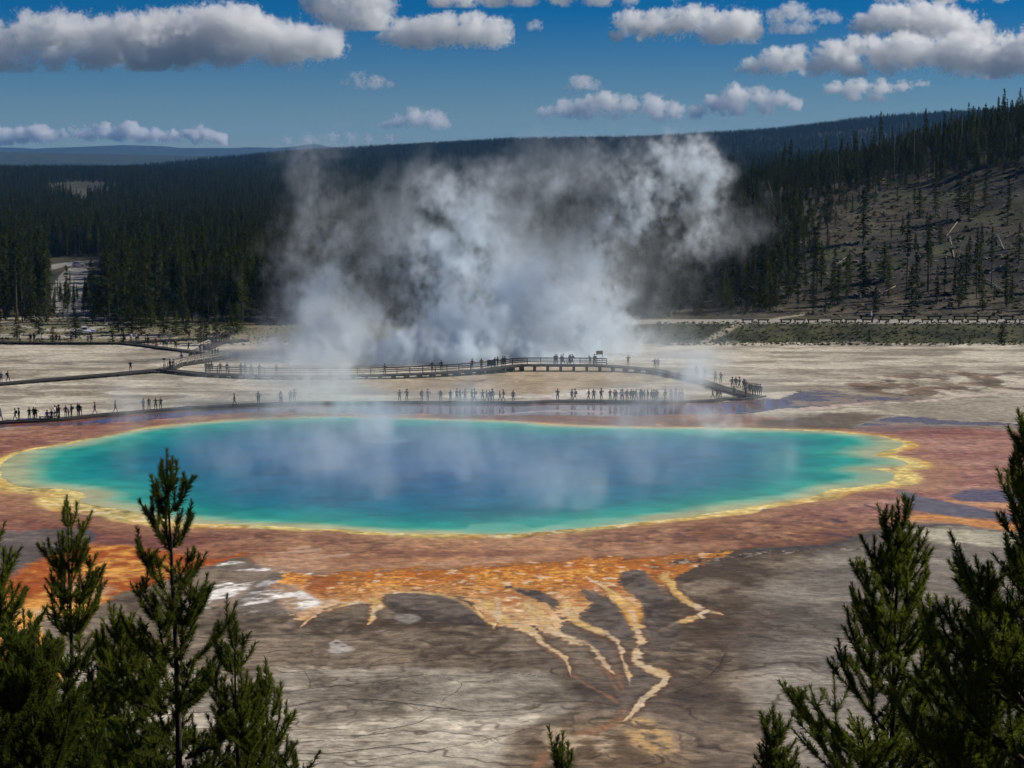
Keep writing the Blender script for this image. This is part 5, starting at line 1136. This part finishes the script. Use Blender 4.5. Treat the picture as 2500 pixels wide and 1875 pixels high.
cloud(14000,252,[(2030,222,20),(2085,218,22),(2140,220,22),(2195,216,18),(2240,212,12),(2070,240,16),(2130,240,16)],'flat grey cloud layer just under the right cloud bank',110,flat=.6,dens=.02)
cloud(19000,300,[(1330,280,16),(1380,272,20),(1430,268,24),(1488,256,28),(1530,262,22),(1588,262,26),(1640,272,18),(1695,276,16),(1745,262,22),(1800,238,28),(1850,242,24),(1895,248,20),(1930,258,18),(1790,268,20),(1860,268,18),(1500,284,18),(1600,286,16)],'low row of cumulus just above the ridge right of the middle',111,dens=.022)
cloud(19000,318,[(940,308,10),(975,300,18),(1018,290,24),(1058,296,22),(1085,306,12)],'small lens-shaped cumulus low over the middle ridge',112)
cloud(18000,222,[(850,208,10),(880,200,16),(920,205,15),(952,210,9)],'faint small cloud left of the middle of the sky',113,soft=1.4,dens=.014)
cloud(18000,232,[(1388,218,10),(1418,208,18),(1448,214,12)],'tiny grey cloud in the middle of the sky',114,soft=1.2,dens=.018)
cloud(13000,84,[(1296,74,9),(1308,68,12),(1318,76,7)],'tiny tuft of cloud below the top strip',115,soft=1.3,dens=.014)
cloud(22000,356,[(a_,b_,c_*1.35) for a_,b_,c_ in [(-10,334,15),(25,336,13),(65,334,13),(105,328,16),(135,336,12),(165,332,13),(200,326,16),(230,332,13),(255,322,16),(285,330,13),(315,322,16),(345,334,12),(378,334,12),(405,338,12),(435,334,13),(480,330,15),(515,337,11),(545,342,9)]],'pale row of distant clouds low over the left horizon',116,dens=.05,soft=1.2)
cloud(22000,352,[(705,346,8),(760,342,9),(815,340,12),(860,338,12),(905,343,10),(950,340,9)],'faint distant clouds over the peak on the horizon',117,dens=.02,soft=1.3)
print('clouds',time.time()-T0)
mb=MB(); mb.box((0,7975,162),(49000,16700,330)); hz_=mb.build('haze',volmat('haze',(.14,.44,1),.0,HAZE)); tag(hz_,'thin blue haze filling the air of the valley','haze',kind='stuff')
# ================================================================ camera, light, sky
cam=bpy.data.cameras.new('camera'); co=link(bpy.data.objects.new('camera',cam)); S.camera=co
co.location=(0,0,H); co.rotation_euler=(math.pi/2-TH,0,0)
cam.sensor_fit='HORIZONTAL'; cam.sensor_width=36; cam.lens=F/2500*36; cam.clip_start=.5; cam.clip_end=80000
w=bpy.data.worlds.new('World'); S.world=w; w.use_nodes=True; nt=w.node_tree; N=nt.nodes; L=nt.links
bg=N['Background']; sky=N.new('ShaderNodeTexSky'); sky.sky_type='NISHITA'; sky.sun_disc=False; sky.sun_elevation=SUN_EL; sky.sun_rotation=SUN_AZ
sky.altitude=2200; sky.air_density=1.0; sky.dust_density=.15; sky.ozone_density=5.0
hs_=N.new('ShaderNodeHueSaturation'); hs_.inputs['Saturation'].default_value=1.75; hs_.inputs['Value'].default_value=.85; hs_.inputs['Hue'].default_value=.518
L.new(sky.outputs[0],hs_.inputs['Color']); L.new(hs_.outputs[0],bg.inputs[0]); bg.inputs[1].default_value=.05
sl=bpy.data.lights.new('sun','SUN'); sl.energy=5; sl.angle=R(.5); sl.color=(1,.94,.83)
so_=link(bpy.data.objects.new('sun',sl)); so_.rotation_euler=(math.pi/2-SUN_EL,0,math.pi-SUN_AZ)
S.view_settings.view_transform='Standard'; S.view_settings.look='None'; S.view_settings.gamma=1; S.view_settings.exposure=.1
S.cycles.use_denoising=True; S.cycles.volume_bounces=11; S.cycles.use_adaptive_sampling=True; S.cycles.adaptive_threshold=.04; S.cycles.max_bounces=12; S.cycles.max_bounces=8; S.cycles.transparent_max_bounces=16
print('done',time.time()-T0)
